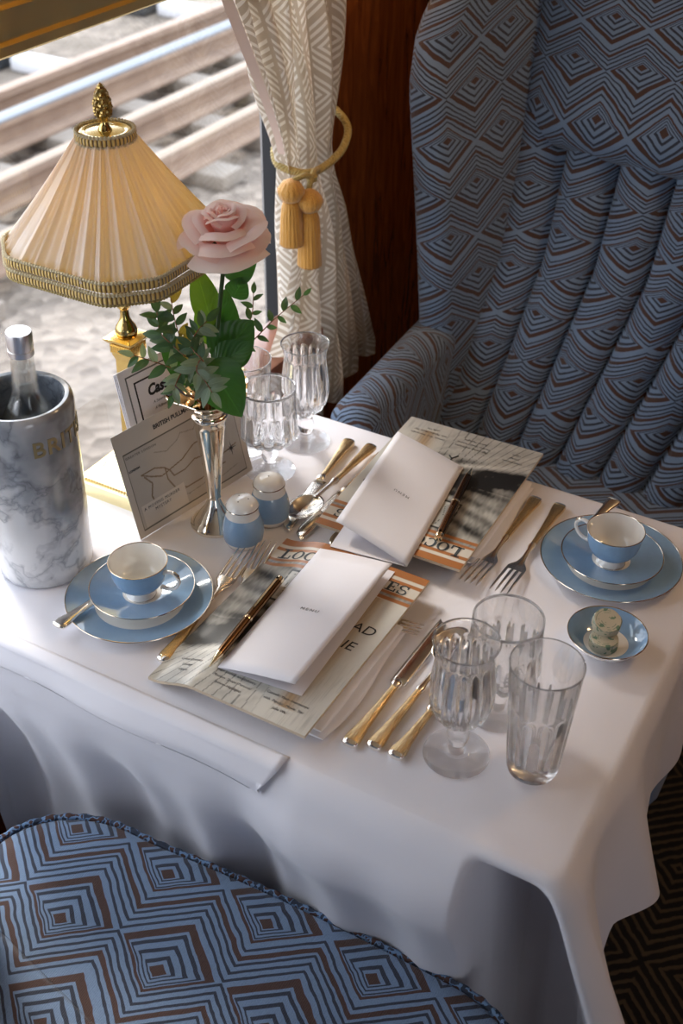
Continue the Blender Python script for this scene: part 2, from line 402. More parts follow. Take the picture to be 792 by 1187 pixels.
# left wall with window opening  Y -0.25..1.64 , z -0.03..0.95
WY0,WY1,WZ0,WZ1=-.1,1.705,-.16,.98
wl=merge(box(-1.05,-1.0,-1.7,3.4,FZ,WZ0-.02),box(-1.05,-1.0,-1.7,3.4,WZ1,1.35),box(-1.05,-1.0,-1.7,WY0,WZ0-.02,WZ1),box(-1.05,-1.0,WY1,3.4,WZ0-.02,WZ1))
struct(obj('wall_left',wl,M_wood,smooth=False))
struct(obj('trim_1',bbox_(-1.06,-.985,WY0,WY1,WZ0-.02,WZ0+.0,.004),M_sill))
struct(obj('trim_3',merge(bbox_(-1.02,-.925,1.345,1.60,-.055,-.03,.004),bbox_(-1.0,-.955,1.36,1.58,-.30,-.056,.004)),M_sill))
tz=.556
prof=[(-1.06,tz),(-.972,tz),(-.966,tz+.004),(-.966,tz+.014),(-.972,tz+.017),(-.972,tz+.019),(-.963,tz+.022),(-.961,tz+.052),(-.968,tz+.055),(-.968,tz+.058),(-.958,tz+.062),(-.958,tz+.071),(-.966,tz+.075),(-.966,tz+.10),(-1.06,tz+.10)]
rings=[[(x,y,z) for x,z in prof] for y in (WY0,1.46)]
struct(obj('trim_2',ringloft(rings),metal('window_head_brass',c4(.90,.72,.34),.42),sharp=20))
WYF=1.640
win=empty('window_1',(-1.04,.7,.0)); struct(win)
def child(o): return o
gx=-1.04
M_alu=metal('grey_metal_frame',c4(.55,.58,.62),.3); M_rub=plain('black_rubber',c4(.01,.012,.016),.4)
sh=Vector((1.04,-.7,0))
obj('window_frame',shift(merge(box(gx-.03,gx+.02,1.640,1.656,WZ0,WZ1),box(gx-.03,gx+.02,WY0,WY0+.03,WZ0,WZ1),box(gx-.03,gx+.02,WY0,1.6,WZ1-.03,WZ1)),*sh),M_alu,win,smooth=False)
obj('window_seal',shift(merge(box(gx-.02,gx+.026,1.656,1.670,WZ0,WZ1),box(gx-.02,gx+.024,1.630,1.640,WZ0,WZ1),box(gx-.03,gx+.01,WY0,1.6,WZ0-.001,WZ0+.012)),*sh),M_rub,win,smooth=False)
obj('window_jamb',shift(box(-1.07,-1.0,1.670,WY1+.0,WZ0,WZ1),*sh),mk_wood('honey_wood',(.38,.14,.03),(.62,.27,.06)),win,smooth=False)
obj('pane',shift(grid(1,1,lambda u,v:(gx,WY0+.02+(1.645-WY0-.02)*u,WZ0+.005+(WZ1-WZ0-.03)*v)),*sh),M_pane,win,smooth=False)
# right wall with two windows, ends
RX=1.4
ry=[(-1.3,-.25)]
wr=[box(RX,RX+.1,-1.7,3.4,FZ,.0),box(RX,RX+.1,-1.7,3.4,.85,1.35)]
edges=[-1.7]+[y for p in ry for y in p]+[3.4]
for a,b in zip(edges[::2],edges[1::2]): wr.append(box(RX,RX+.1,a,b,0,.85))
struct(obj('wall_right',merge(*wr),M_wood,smooth=False))
for i,(a,b) in enumerate(ry):
    struct(obj('window_%d'%(i+2),grid(1,1,lambda u,v:(RX+.05,a+(b-a)*u,.85*v)),M_pane,smooth=False))
struct(obj('wall_back',box(-1.1,1.5,3.4,3.44,FZ,1.39),M_woodd,smooth=False))
struct(obj('wall_front',box(-1.1,1.5,-1.74,-1.7,FZ,1.39),M_woodd,smooth=False))

# ------------------------------------------------------------------ outside
GZ=-1.9
def mk_ballast():
    n=NT('pale_ballast_stones'); co=n.coord('Object'); vo=n.node('ShaderNodeTexVoronoi'); vo.inputs['Scale'].default_value=14; n.l.new(co,vo.inputs['Vector'])
    nz=n.noise(co,1.3,3); b=n.mix(vo.outputs['Color'],c4(.13,.105,.085),c4(.36,.30,.245))
    c=n.mix(n.ramp(nz,[(.45,(0,0,0)),(.7,(1,1,1))]),b,c4(.16,.13,.10)); n.bump(vo.outputs['Distance'],1,.03)
    return n.p(Base_Color=c,Roughness=.9)
struct(obj('ground',grid(1,1,lambda u,v:(-60+58.8*u,-20+70*v,GZ)),mk_ballast(),smooth=False))
M_rust=mk_cord('rusty_rail_steel',c4(.17,.10,.065),c4(.36,.25,.17),6)
M_railtop=plain('worn_rail_top',c4(.19,.21,.235),.6)
M_slp=mk_cord('weathered_concrete_sleeper',c4(.17,.14,.11),c4(.27,.225,.18),10)
def rail(x,w,h,m1,m2,lab,z0=GZ+.1):
    r=empty('railway_rail',(x,10,z0),lab,'rail','railway rails outside the window')
    w*=.62; pr=[(-w,0),(w,0),(w,.02),(.25*w,.04),(.25*w,h-.05),(.55*w,h-.035),(.55*w,h-.004),(-.55*w,h-.004),(-.55*w,h-.035),(-.25*w,h-.05),(-.25*w,.04),(-w,.02)]
    obj('rail_web',ringloft([[(a,y,c) for a,c in pr] for y in (-22,30)]),m1,r,smooth=False)
    obj('rail_head',bbox_(-.5*w,.5*w,-22,30,h-.004,h+.012,.003),m2,r)
    return r
rail(-6.05,.16,.16,M_rust,M_rust,'brown rusty rail seen farthest out beyond the window')
rail(-5.62,.20,.18,M_rust,M_railtop,'blue-grey shiny topped rail beside the farthest brown rail outside')
M_tan=mk_cord('tan_rail_head',c4(.20,.14,.095),c4(.33,.24,.17),6)
rail(-4.95,.15,.16,M_rust,M_tan,'tan rail in the middle of the tracks outside')
rail(-4.40,.14,.15,M_rust,M_tan,'tan rail nearest the carriage window')
sl=None
for i in range(26):
    y=-1.2+i*.72
    if sl is None:
        sl=obj('railway_sleeper',bbox_(-1.08,1.08,-.12,.12,0,.1,.02),M_slp); tag(sl,'pale concrete sleeper lying across the ballast under the rails','sleeper','sleepers under the near track')
        o=sl
    else: o=sl.copy(); COL.objects.link(o)
    o.location=(-5.2,y,GZ)
M_yel=plain('yellow_paint',c4(.45,.34,.10),.6); M_whi=plain('white_plastic_duct',c4(.62,.62,.64),.5); M_dkb=plain('black_chair_casting',c4(.03,.035,.04),.6)
pad=None
for i,y in enumerate((5.3,7.2,9.1,11.0,12.9)):
    if pad is None:
        pad=empty('rail_support',(0,0,0),'yellow topped black support block with a white duct beside it, beyond the rails','support block','yellow supports beyond the rails')
        obj('block',bbox_(-.16,.16,-.2,.2,0,.22,.03),M_dkb,pad); obj('yellow_cap',bbox_(-.15,.15,-.16,.22,.22,.28,.02),M_yel,pad)
        obj('duct',bbox_(.22,.78,-.10,.08,.0,.12,.03),M_whi,pad); o=pad
    else: o=copy_tree(pad)
    o.location=(-7.15,y,GZ)

# ------------------------------------------------------------------ table and cloth
TX0,TX1,TY0,TY1=-.962,-.150,.706,1.316
tb=empty('dining_table',(-.555,1.01,FZ),'dining table hidden under the white cloth between the two armchairs','table')
obj('tabletop',shift(bbox_(TX0+.03,TX1-.045,TY0+.045,TY1-.02,-.02,-.004,.004),.555,-1.01,-FZ),M_woodd,tb)
obj('leg',shift(bbox_(-.30,-.25,.96,1.06,FZ,-.03,.006),.555,-1.01,-FZ),M_woodd,tb)
obj('wall_bracket',shift(bbox_(-.99,-.93,.80,1.22,-.12,-.03,.006),.555,-1.01,-FZ),M_woodd,tb)
# perimeter, starting at window side of near edge
def perim():
    P=[]; r=.022
    def seg(a,b,n,nv):
        for i in range(n): t=i/n; P.append((lerp(a[0],b[0],t),lerp(a[1],b[1],t),nv[0],nv[1]))
    def arc(cx,cy,a0,n):
        for i in range(n): a=a0+PI/2*i/n; P.append((cx+r*math.cos(a),cy+r*math.sin(a),math.cos(a),math.sin(a)))
    seg((TX0+r,TY0),(TX1-r,TY0),200,(0,-1)); arc(TX1-r,TY0+r,-PI/2,14)
    seg((TX1,TY0+r),(TX1,TY1-r),130,(1,0)); arc(TX1-r,TY1-r,0,8)
    seg((TX1-r,TY1),(TX0+r,TY1),60,(0,1)); arc(TX0+r,TY1-r,PI/2,6)
    seg((TX0,TY1-r),(TX0,TY0+r),40,(-1,0)); arc(TX0+r,TY0+r,PI,8)
    return P
PER=perim()
def drape(i,t):
    x,y,nx,ny=PER[i]; near= ny<-.99; aisle= nx>.99
    ox=oy=0; d=0
    if near or (nx>0 and ny<0):
        # near side profile
        rec=interp([(0,0),(.02,.004),(.06,.008),(.12,.0),(.2,-.03),(.3,-.05),(.6,-.055)],t)
        fold=(.012*math.sin(x*31+1.1)+.007*math.sin(x*67+2))*sm(t,.05,.25)
        d_left=rec+fold
        d_lobe=interp([(0,0),(.02,.012),(.06,.032),(.10,.034),(.14,.014),(.2,-.010),(.3,-.028),(.6,-.03)],t)+.006*math.sin(x*60)*sm(t,.02,.2)
        d_cav=-interp([(0,-.004),(.012,-.002),(.022,.025),(.05,.075),(.1,.125),(.2,.165),(.6,.20)],t)
        d_cor=interp([(0,0),(.02,.006),(.1,.02),(.6,.05)],t)
        a=sm(x,-.52,-.42); d=lerp(d_left,d_lobe,a)
        b=sm(x,-.250,-.228); d=lerp(d,d_cav,b)
        c=sm(x,-.196,-.160); d=lerp(d,d_cor,c)
        ox=.40*t*c
        d+=0.0
        return (x+nx*d*.3+ox, y-abs(d)*1.0*(1 if d>0 else -1) if near else y+ny*d, -t)
    if aisle:
        cc=1-sm(y,.728,.80)
        rid=math.exp(-((y-.885)/.045)**2)
        base=interp([(0,0),(.02,.005),(.6,.02)],t)
        d=base+.30*t*rid+.40*t*cc*.9+ .03*t*math.sin(y*40)
        return (x+d,y+.05*t*rid,-t)
    if ny>.5: return (x,y+interp([(0,0),(.02,.006),(.3,.01)],t),-t)
    return (x+nx*interp([(0,0),(.02,.003),(.3,.004)],t),y+ny*.004,-t)
def Lof(i):
    x,y,nx,ny=PER[i]
    if ny<-.99: return .66
    if nx>0 and ny<0: return .66
    if nx>.99: return lerp(.66,lerp(.188,.225,sm(y,.93,1.0)),sm(y,.765,.835))
    if ny>.5: return .19
    return .04
NP=len(PER); cxm,cym=(TX0+TX1)/2,(TY0+TY1)/2
V=[];F=[]
for s_ in (0,.35,.7,.9,.962):
    for (x,y,nx,ny) in PER: 
        xx,yy=cxm+(x-cxm)*s_,cym+(y-cym)*s_
        V.append((xx,yy,.0))
nr=5; TS=[.001,.003,.006,.01,.016,.024,.034,.046,.06,.075,.09,.105,.12,.14,.16,.18,.2,.225,.25,.28,.31,.35,.4,.46,.52,.6]
for k,t in enumerate(TS):
    for i in range(NP):
        L=Lof(i); b9=min(.06,L*.3); tt=t*b9/.06 if k<=8 else lerp(b9,L,(t-.06)/.54)
        if k==0: p=PER[i]; V.append((p[0]-.0105*p[2],p[1]-.0105*p[3],-.0002)); continue
        x,y,z=drape(i,tt); edge=.012
        # rounded edge
        e=max(0,1-tt/.022); x-=PER[i][2]*.0085*e*e; y-=PER[i][3]*.0085*e*e
        V.append((x,y,z))
R_=nr+len(TS)
for k in range(R_-1):
    for i in range(NP):
        j=(i+1)%NP; F.append((k*NP+i,k*NP+j,(k+1)*NP+j,(k+1)*NP+i))
cloth=empty('tablecloth',(-.555,1.01,0),'white linen tablecloth draped in folds over the dining table','tablecloth')
mcl=obj('cloth_sheet',shift((V,F),.555,-1.01,0),M_cloth,cloth,sharp=0)
# turned-over hem flap along the near-left edge
def flapfn(u,v):
    x=lerp(-.965,-.455,u); L=.024+.016*u
    e=sm(u,.955,1.0); x-=.022*e*v
    t=v*L*(1-.15*e)
    y=TY0-.004-.012*sm(t,0,.03)-.003*math.sin(x*26)*v; z=-t+.0016
    if v<.2: y=TY0+.012-(.016+.012*sm(v*L,0,.03))*sm(v,0,.2); z=.0016-t*sm(v,.0,.2)
    return Vector((x+.555,y-1.01,z))
obj('hem_flap',thick_grid(60,16,flapfn,.0008),M_cloth,cloth,sharp=0)

# ------------------------------------------------------------------ armchairs  (local: origin floor under back-bottom centre; facing -Y)
def capsule(p0,p1,r0,r1,z,n=20):
    p0=Vector((p0[0],p0[1],0));p1=Vector((p1[0],p1[1],0)); d=(p1-p0); a=math.atan2(d.y,d.x); out=[]
    for k in range(n//2+1):
        t=a-PI/2+PI*k/(n//2); out.append((p1.x+r1*math.cos(t),p1.y+r1*math.sin(t),z))
    for k in range(n//2+1):
        t=a+PI/2+PI*k/(n//2); out.append((p0.x+r0*math.cos(t),p0.y+r0*math.sin(t),z))
    return out
def resample(poly,n):
    P=[Vector(p) for p in poly]; m=len(P); L=[(P[(i+1)%m]-P[i]).length for i in range(m)]; T=sum(L); out=[]; i=0;acc=0
    for k in range(n):
        s_=T*k/n
        while acc+L[i]<s_: acc+=L[i]; i+=1
        out.append(P[i].lerp(P[(i+1)%m],(s_-acc)/max(L[i],1e-9)))
    return out
def uvloft(rings,horizontal_u=True,u0=0):
    """closed rings -> verts, faces, uvs (seam duplicated)"""
    V,F,UV=[],[],[]; m=len(rings[0])
    vacc=0; prev=None
    for r in rings:
        r=[Vector(p) for p in r]; c=sum(r,Vector())/m
        if prev is not None: vacc+=max((a-b).length for a,b in zip(r,prev))if False else (c-prevc).length
        s=0
        for k in range(m+1):
            p=r[k%m]
            if k: s+=(p-r[k-1]).length
            V.append(p); UV.append((s+u0,vacc))
        prev=r; prevc=c
    for i in range(len(rings)-1):
        for k in range(m): F.append((i*(m+1)+k,i*(m+1)+k+1,(i+1)*(m+1)+k+1,(i+1)*(m+1)+k))
    F.append(tuple(reversed(range(m)))); F.append(tuple((len(rings)-1)*(m+1)+k for k in range(m)))
    return V,F,UV
ZS=TZ     # local z 0 = floor ; table-plane z + TZ
def yb(z): # back plane local y (0 at seat) from table-plane z
    return interp([(-.45,-.06),(-.25,0),(-.1,.085),(.05,.165),(.2,.225),(.4,.275),(.7,.33)],z)
def gapx(k,z):
    a=interp([(-.45,-.690),(-.25,-.682),(.05,-.650),(.25,-.655),(.7,-.66)],z)+.47
    b=interp([(-.45,.076),(-.25,.078),(.05,.093),(.25,.098),(.7,.1)],z)
    return a+b*k
def make_chair(label):
    r=empty('wing_armchair',(0,0,0),label,'armchair')
    def off(vf): return shift(vf,0,0,ZS)
    # fluted backrest
    nf=7; cols=12
    zs=[-.36+i*.02 for i in range(0,33)]
    V,F,UV=[],[],[]
    for j,z in enumerate(zs):
        for i in range(nf*cols+1):
            k=i/cols-1; fl=math.floor(min(k,nf-1.001)); f=k-fl
            x=gapx(k,z) if k>-1 else gapx(-1,z)+.02
            w=math.sin(PI*f)**.45 if 0<f<1 else 0
            bot=sm(z,-.33,-.22)
            bul=.046*w*(.55+.45*bot)
            V.append((x,yb(z)-bul-.012*sm(-z,.1,.25),z)); UV.append((x*1.0+.02,z*1.12+yb(z)*.3))
    n=nf*cols+1
    for j in range(len(zs)-1):
        for i in range(n-1): F.append((j*n+i,j*n+i+1,(j+1)*n+i+1,(j+1)*n+i))
    obj('fluted_backrest',off((V,F)),M_uph,r,uvs=UV,sharp=0)
    # head panel
    xl,xr=gapx(-1,.4)-.01,gapx(nf-1,.4)+.02
    V,F,UV=[],[],[]; prof=[]
    for i in range(13):
        a=-PI/2+PI/2*i/12; prof.append((.072*math.cos(a), .262+.06*(math.sin(a)+1)))
    for i in range(1,10): prof.append((.072+.004*math.sin(PI*i/9), .322+.031*i))
    for i in range(1,9):
        a=PI/2*i/8; prof.append((.072*math.cos(a)-.04*(1-math.cos(a)),.601+.05*math.sin(a)))
    s=0
    for j,(d,z) in enumerate(prof):
        if j: s+=math.hypot(d-prof[j-1][0],z-prof[j-1][1])
        for i in range(25):
            u=i/24; x=lerp(xl,xr,u); e=1-abs(2*u-1)**6
            zz=z-.022*math.sin(PI*u)*(1-sm(z,.26,.36)) + (-.03+.0*u)*(1-sm(z,.26,.36))
            V.append((x,yb(zz)-d*e-.003,zz)); UV.append(((x+.01)*1.2,(s+.05)*1.2))
    for j in range(len(prof)-1):
        for i in range(24): F.append((j*25+i,j*25+i+1,(j+1)*25+i+1,(j+1)*25+i))
    obj('head_panel',off((V,F)),M_uph,r,uvs=UV,sharp=0)
    # outer back shell
    rings=[]
    for z in [-.5,-.36,-.25,-.1,.05,.2,.4,.55,.63]:
        y0=yb(z)+.005; y1=yb(z)+.075; ins=.03 if z>.6 else 0
        rings.append([(xl-.01+ins,y0,z),(xr+.0-ins,y0,z),(xr-ins,y1,z),(xl-.01+ins,y1,z)])
    V,F,UV=uvloft(rings); obj('outer_back',off((V,F)),M_uph,r,uvs=UV)
    # wings
    for sgn in (-1,1):
        rings=[]
        tabs=dict(jx=[(-.36,-.275),(-.25,-.272),(.05,-.255),(.3,-.27),(.62,-.28)],
                  fx=[(-.36,-.285),(-.25,-.293),(-.1,-.305),(.05,-.318),(.2,-.333),(.35,-.355),(.42,-.357),(.52,-.335),(.6,-.29)],
                  fy=[(-.36,-.02),(-.25,-.01),(-.1,.02),(.05,.02),(.2,.02),(.35,.03),(.45,.06),(.55,.13),(.62,.22)])
        for z in [-.36+.03*i for i in range(34)]:
            if z>.63: break
            jx,fx,fy=interp(tabs['jx'],z),interp(tabs['fx'],z),interp(tabs['fy'],z)
            jy=yb(z)+.03; rr=.034
            cap=capsule((jx*1.0,jy),(fx,fy),.03,rr,z,22)
            cap=[(-sgn*p[0] if sgn<0 else p[0],p[1],p[2]) for p in cap] if False else [((p[0] if sgn<0 else -p[0]+.03),p[1],p[2]) for p in cap]
            rings.append(cap)
        top=rings[-1]; c=sum((Vector(p) for p in top),Vector())/len(top)
        for q,dz in ((.75,.018),(.4,.028)): rings.append([tuple(c.lerp(Vector(p),q)+Vector((0,0,dz))) for p in top])
        V,F,UV=uvloft(rings,u0=.03); obj('wing',off((V,F)),M_uph,r,uvs=UV,sharp=0)
    # arms
    for sgn in (-1,1):
        rings=[]
        for y,hw,zt,sc in ((-.322,.022,-.075,.6),(-.318,.030,-.062,.8),(-.305,.037,-.052,.94),(-.28,.039,-.048,1),(-.2,.040,-.048,1),(-.1,.041,-.046,1),(0,.042,-.044,1),(.1,.042,-.042,1)):
            cx=-.305-.012*(y+.3)/.4; ring=[]
            zb=-.40+ (1-sc)*.05
            for k in range(9):
                a=PI*k/8; ring.append((cx+hw*math.cos(a), y, zt-.03+ .030*math.sin(a)))
            ring+= [(cx-hw*.95,y,lerp(zt-.03,zb,.5)),(cx-hw*.9,y,zb),(cx,y,zb),(cx+hw*.9,y,zb),(cx+hw*.95,y,lerp(zt-.03,zb,.5))]
            ring=[((p[0] if sgn<0 else -p[0]),p[1],p[2]) for p in ring]
            rings.append(ring)
        V,F,UV=uvloft(rings); UV=[(v+.03,u) for u,v in UV]
        UV=[(b,a) for a,b in UV]; obj('arm',off((V,F)),M_uph,r,uvs=UV,sharp=60)
    # T shaped seat cushion
    out=[]
    def arcp(cx,cy,rx,ry,a0,a1,n):
        for k in range(n+1): a=math.radians(lerp(a0,a1,k/n)); out.append((cx+rx*math.cos(a),cy+ry*math.sin(a)))
    out.append((-.255,-.01)); out.append((-.255,-.31)); arcp(-.30,-.36,.045,.04,90,180,4)
    arcp(-.215,-.405,.13,.105,180,262,12)
    for k in range(1,12): 
        t=k/12; out.append((lerp(-.233,.215,t),-.509-.004*math.sin(PI*t)+.012*t*t))
    arcp(.215,-.395,.13,.105,275,360,12); arcp(.30,-.36,.045,.04,0,90,4); out.append((.255,-.31)); out.append((.255,-.01))
    O=resample([(a,b,0) for a,b in out],150); m=len(O); c=Vector((0,-.25,0))
    prof=[(.93,-.115,.11),(.985,-.10,.09),(1.0,-.07,.055),(1.0,-.03,.02),(.99,-.008,.006),(.965,.0,0)]+[(s_,.018*(1-s_**2.2)+.001,0) for s_ in (.9,.8,.65,.5,.35,.2,.08)]
    V,F,UV=[],[],[]
    for (s_,z,dn) in prof:
        for p in O:
            q=c.lerp(p,s_); n_=(p-c).normalized(); cr=.016*max(0,1-(q.x/.36)**2)*max(0,1-((q.y+.25)/.275)**2); V.append((q.x,q.y,(z if dn or s_>.96 else 0)+(cr if z>=-.001 else 0)-.245)); UV.append((q.x+n_.x*dn+.005,(q.y+n_.y*dn)*.72+.03))
    for k in range(len(prof)-1):
        for i in range(m): F.append((k*m+i,k*m+(i+1)%m,(k+1)*m+(i+1)%m,(k+1)*m+i))
    F.append(tuple((len(prof)-1)*m+i for i in range(m))); F.append(tuple(reversed(range(m))))
    st=obj('seat_cushion',off((V,F)),M_uph,r,uvs=UV,sharp=0)
    pts=[c.lerp(p,.995)+Vector((0,0,-.245-.004)) for p in O]; pts=[p for p in pts]
    P2=resample(pts,420); V=[];F=[]
    rad=[.0042*(1+.22*math.sin(i*2*PI*100/420)) for i in range(420)]
    obj('piping',off(tube(P2,rad,8,True)),M_piping,st)
    obj('seat_base',off(bbox_(-.30,.30,-.44,.02,-.52,-.365,.02)),M_uph,r)
    for sx_ in (-1,1):
        for y in (-.40,.0):
            obj('leg',off(lathe([(.018,-.74),(.02,-.73),(.028,-.54),(.03,-.52)],16)) if False else shift(lathe([(.018,-.74),(.02,-.73),(.028,-.54),(.03,-.515)],16),sx_*.26,y,ZS),M_woodd,r)
    return r
chF=make_chair('blue and brown lozenge-patterned wing armchair with fluted back, beyond the table'); chF.location=(-.47,1.73,FZ)
chN=copy_tree(chF); chN['label']='blue and brown patterned armchair at the near side, only its corded seat edge in view'
chN.location=(-.47,.213,FZ); chN.rotation_euler=(0,0,PI)

# ------------------------------------------------------------------ curtain
def cur_fn(u,z):
    yl=interp([(-.19,1.440),(-.06,1.452),(.02,1.478),(.12,1.495),(.22,1.500),(.27,1.505),(.32,1.492),(.40,1.455),(.54,1.392),(.75,1.33),(.95,1.30)],z)
    yr=interp([(-.19,1.79),(-.15,1.79),(-.05,1.76),(.06,1.725),(.15,1.70),(.22,1.668),(.27,1.655),(.32,1.66),(.54,1.664),(.95,1.68)],z)
    g=1-.55*math.exp(-((z-.275)/.09)**2)
    amp=.020*g; fr=5.5
    x=-.945+amp*math.sin(u*fr*2*PI+1.3*math.sin(z*5)+1.2*math.sin(u*5))+.008*math.sin(u*23+z*9)
    zz=z
    if z<-.1: zz=z+ (-.0+.045*abs(2*u-1.15)-.02)*sm(-z,.1,.19)
    return Vector((x,lerp(yl,yr,u)+.006*math.sin(u*fr*4*PI)*g,zz))
NX,NZ=150,90; V=[];UV=[]
for j in range(NZ+1):
    z=-.19+1.14*j/NZ; 
    for i in range(NX+1): p=cur_fn(i/NX,z); V.append(p); UV.append((i/NX*.62,z))
F=[(j*(NX+1)+i,j*(NX+1)+i+1,(j+1)*(NX+1)+i+1,(j+1)*(NX+1)+i) for j in range(NZ) for i in range(NX)]
cur=empty('curtain',(-.945,1.6,-.19),'cream lattice-woven curtain drawn back against the wooden wall at the window','curtain')
o=obj('curtain_panel',shift((V,F),.945,-1.6,.19),M_curtain,cur,uvs=UV,sharp=0)
V=[];NL=50
for j in range(NL+1):
    z=.30+.65*j/NL; p=cur_fn(0,z)
    for i in range(4): V.append(p+Vector((-.002-.004*i,-.010*sm(z,.28,.5)*(i/3),0)))
F=[(j*4+i,j*4+i+1,(j+1)*4+i+1,(j+1)*4+i) for j in range(NL) for i in range(3)]
obj('curtain_lining',shift((V,F),.945,-1.6,.19),M_lining,cur,sharp=0)
# tieback
tieb=empty('curtain_tieback',(-.92,1.51,.27),'twisted old-gold rope tieback with two golden tassels around the cream curtain','tieback')
c0=Vector((.92,-1.51,-.27))
rp=crv([(-.985,1.680,.325),(-.95,1.676,.315),(-.918,1.660,.298),(-.903,1.62,.280),(-.900,1.57,.271),(-.905,1.528,.269),(-.925,1.512,.271),(-.96,1.515,.278),(-.985,1.56,.295),(-.985,1.66,.32)],8)
V=[];F=[]
parts=[]
for ph in (0,2*PI/3,4*PI/3):
    pts=[]
    for i in range(len(rp)*3-2):
        t=i/3; k=int(t); f=t-k; p=rp[k].lerp(rp[min(k+1,len(rp)-1)],f)
        a=i*.62+ph; tang=(rp[min(k+1,len(rp)-1)]-rp[max(k-1,0)]).normalized(); s1=tang.cross(Vector((0,0,1))).normalized(); s2=s1.cross(tang)
        pts.append(p+s1*.0032*math.cos(a)+s2*.0032*math.sin(a)+c0)
    parts.append(tube(pts,.0034,6))
obj('rope',merge(*parts),M_rope,tieb)
def tassel(y,x,zt,zb,rh):
    h=zt-zb; H=rh*1.75
    hd=lathe([(.002,zt),(rh*.6,zt-.05*h*1),(rh*.98,zt-H*.45),(rh,zt-H*.6),(rh*.8,zt-H*.85),(rh*.55,zt-H)],40,lambda k,z,a:1+.06*math.cos(a*14))
    sk=lathe([(rh*.56,zt-H),(rh*.72,zt-H-.1*h),(rh*.80,zt-.6*h),(rh*.90,zb+.004),(rh*.86,zb)],64,lambda k,z,a:1+.05*math.cos(a*19+z*20)+.03*math.cos(a*31))
    o=obj('tassel_skirt',shift(sk,x+c0.x,y+c0.y,c0.z),M_tassel,tieb,sharp=0)
    obj('tassel_head',shift(hd,x+c0.x,y+c0.y,c0.z),M_tassel,o,sharp=0)
tassel(1.466,-.905,.280,.176,.020); tassel(1.487,-.886,.262,.138,.0205)
kn=merge(tube(crv([(-.90,1.535,.272),(-.892,1.51,.278),(-.888,1.495,.270),(-.888,1.487,.256)],6),.0045,8),tube(crv([(-.90,1.53,.266),(-.89,1.505,.272),(-.893,1.485,.280),(-.903,1.468,.276)],6),.0045,8),shift(lathe([(.001,-.009),(.008,-.005),(.009,.002),(.001,.008)],14),-.891,1.503,.272))
obj('knot',shift(kn,*c0),M_rope,tieb)
obj('brass_hook',shift(tube(crv([(-1.0,1.70,.36),(-.985,1.70,.345),(-.985,1.695,.35)],4),.003,8),*c0),M_brass,tieb)

# ------------------------------------------------------------------ marble cooler + bottle
cx,cy=-.884,.843
ck=empty('bottle_cooler',(cx,cy,0),'grey-veined marble bottle cooler at the left edge with gold engraved lettering','bottle cooler')
prof=[(.053,0),(.0565,.003),(.0575,.008),(.0595,.10),(.0605,.2),(.0610,.228),(.0595,.235),(.056,.238),(.0515,.237),(.0495,.232),(.049,.22),(.0475,.03),(.044,.02),(.001,.018)]
obj('cooler_body',lathe(prof,96),M_marble,ck,sharp=50)
tv,tf=text_vf('BRITISH PULLMAN',.0275,off=.0005,ext=.0005,space=1.12)
bm=bmesh.new(); vs=[bm.verts.new(v) for v in tv]
for f in tf:
    try: bm.faces.new([vs[i] for i in f])
    except ValueError: pass
bm.verts.index_update(); tv=[v.co.copy() for v in bm.verts]; tf=[tuple(v.index for v in f.verts) for f in bm.faces]; bm.free()
xmin=min(v.x for v in tv)
a0=math.radians(-38); Rr=.0606
W_=[]
for v in tv:
    a=a0+(v.x-xmin)/Rr; r=Rr+v.z*1.0+.0002; W_.append((r*math.cos(a),r*math.sin(a),.190+v.y))
obj('engraved_lettering',(W_,tf),metal('gold_leaf_lettering',c4(.36,.29,.16),.5),ck)
bt=empty('water_bottle',(cx+.006,cy-.002,.018),'clear glass water bottle with silver screw cap standing in the marble cooler','bottle')
oz=-.018; bt.rotation_euler=(0,math.radians(2.4),0)
bprof=[(.001,.019),(.036,.020),(.0375,.03),(.0378,.17),(.0365,.195),(.031,.215),(.0225,.232),(.0168,.243),(.0148,.252),(.0142,.262),(.0128,.29),(.0125,.305)]
inn=[(.0112,.305),(.0115,.29),(.0128,.262),(.0134,.252),(.0152,.243),(.021,.232),(.0295,.214),(.035,.194),(.0362,.17),(.036,.03),(.034,.0235),(.001,.023)]
obj('bottle_glass',shift(lathe(bprof+inn,56),0,0,oz),M_bottle,bt)
wpr=[(.001,.0235),(.0338,.024),(.0358,.031),(.036,.17),(.0348,.194),(.0293,.214),(.0208,.232),(.0150,.243),(.0131,.253),(.0126,.262),(.0117,.283),(.001,.283)]
obj('water',shift(lathe(wpr,56),0,0,oz),M_water,bt)
cp=[(.0132,.296),(.0142,.297),(.0142,.303),(.0136,.3035),(.0136,.306),(.0142,.3065),(.0143,.322),(.0135,.3245),(.001,.325)]
obj('screw_cap',shift(lathe(cp,120,lambda k,z,a:1+(.012*math.cos(a*40) if .3065<z<.323 else 0)),0,0,oz),M_steel,bt)

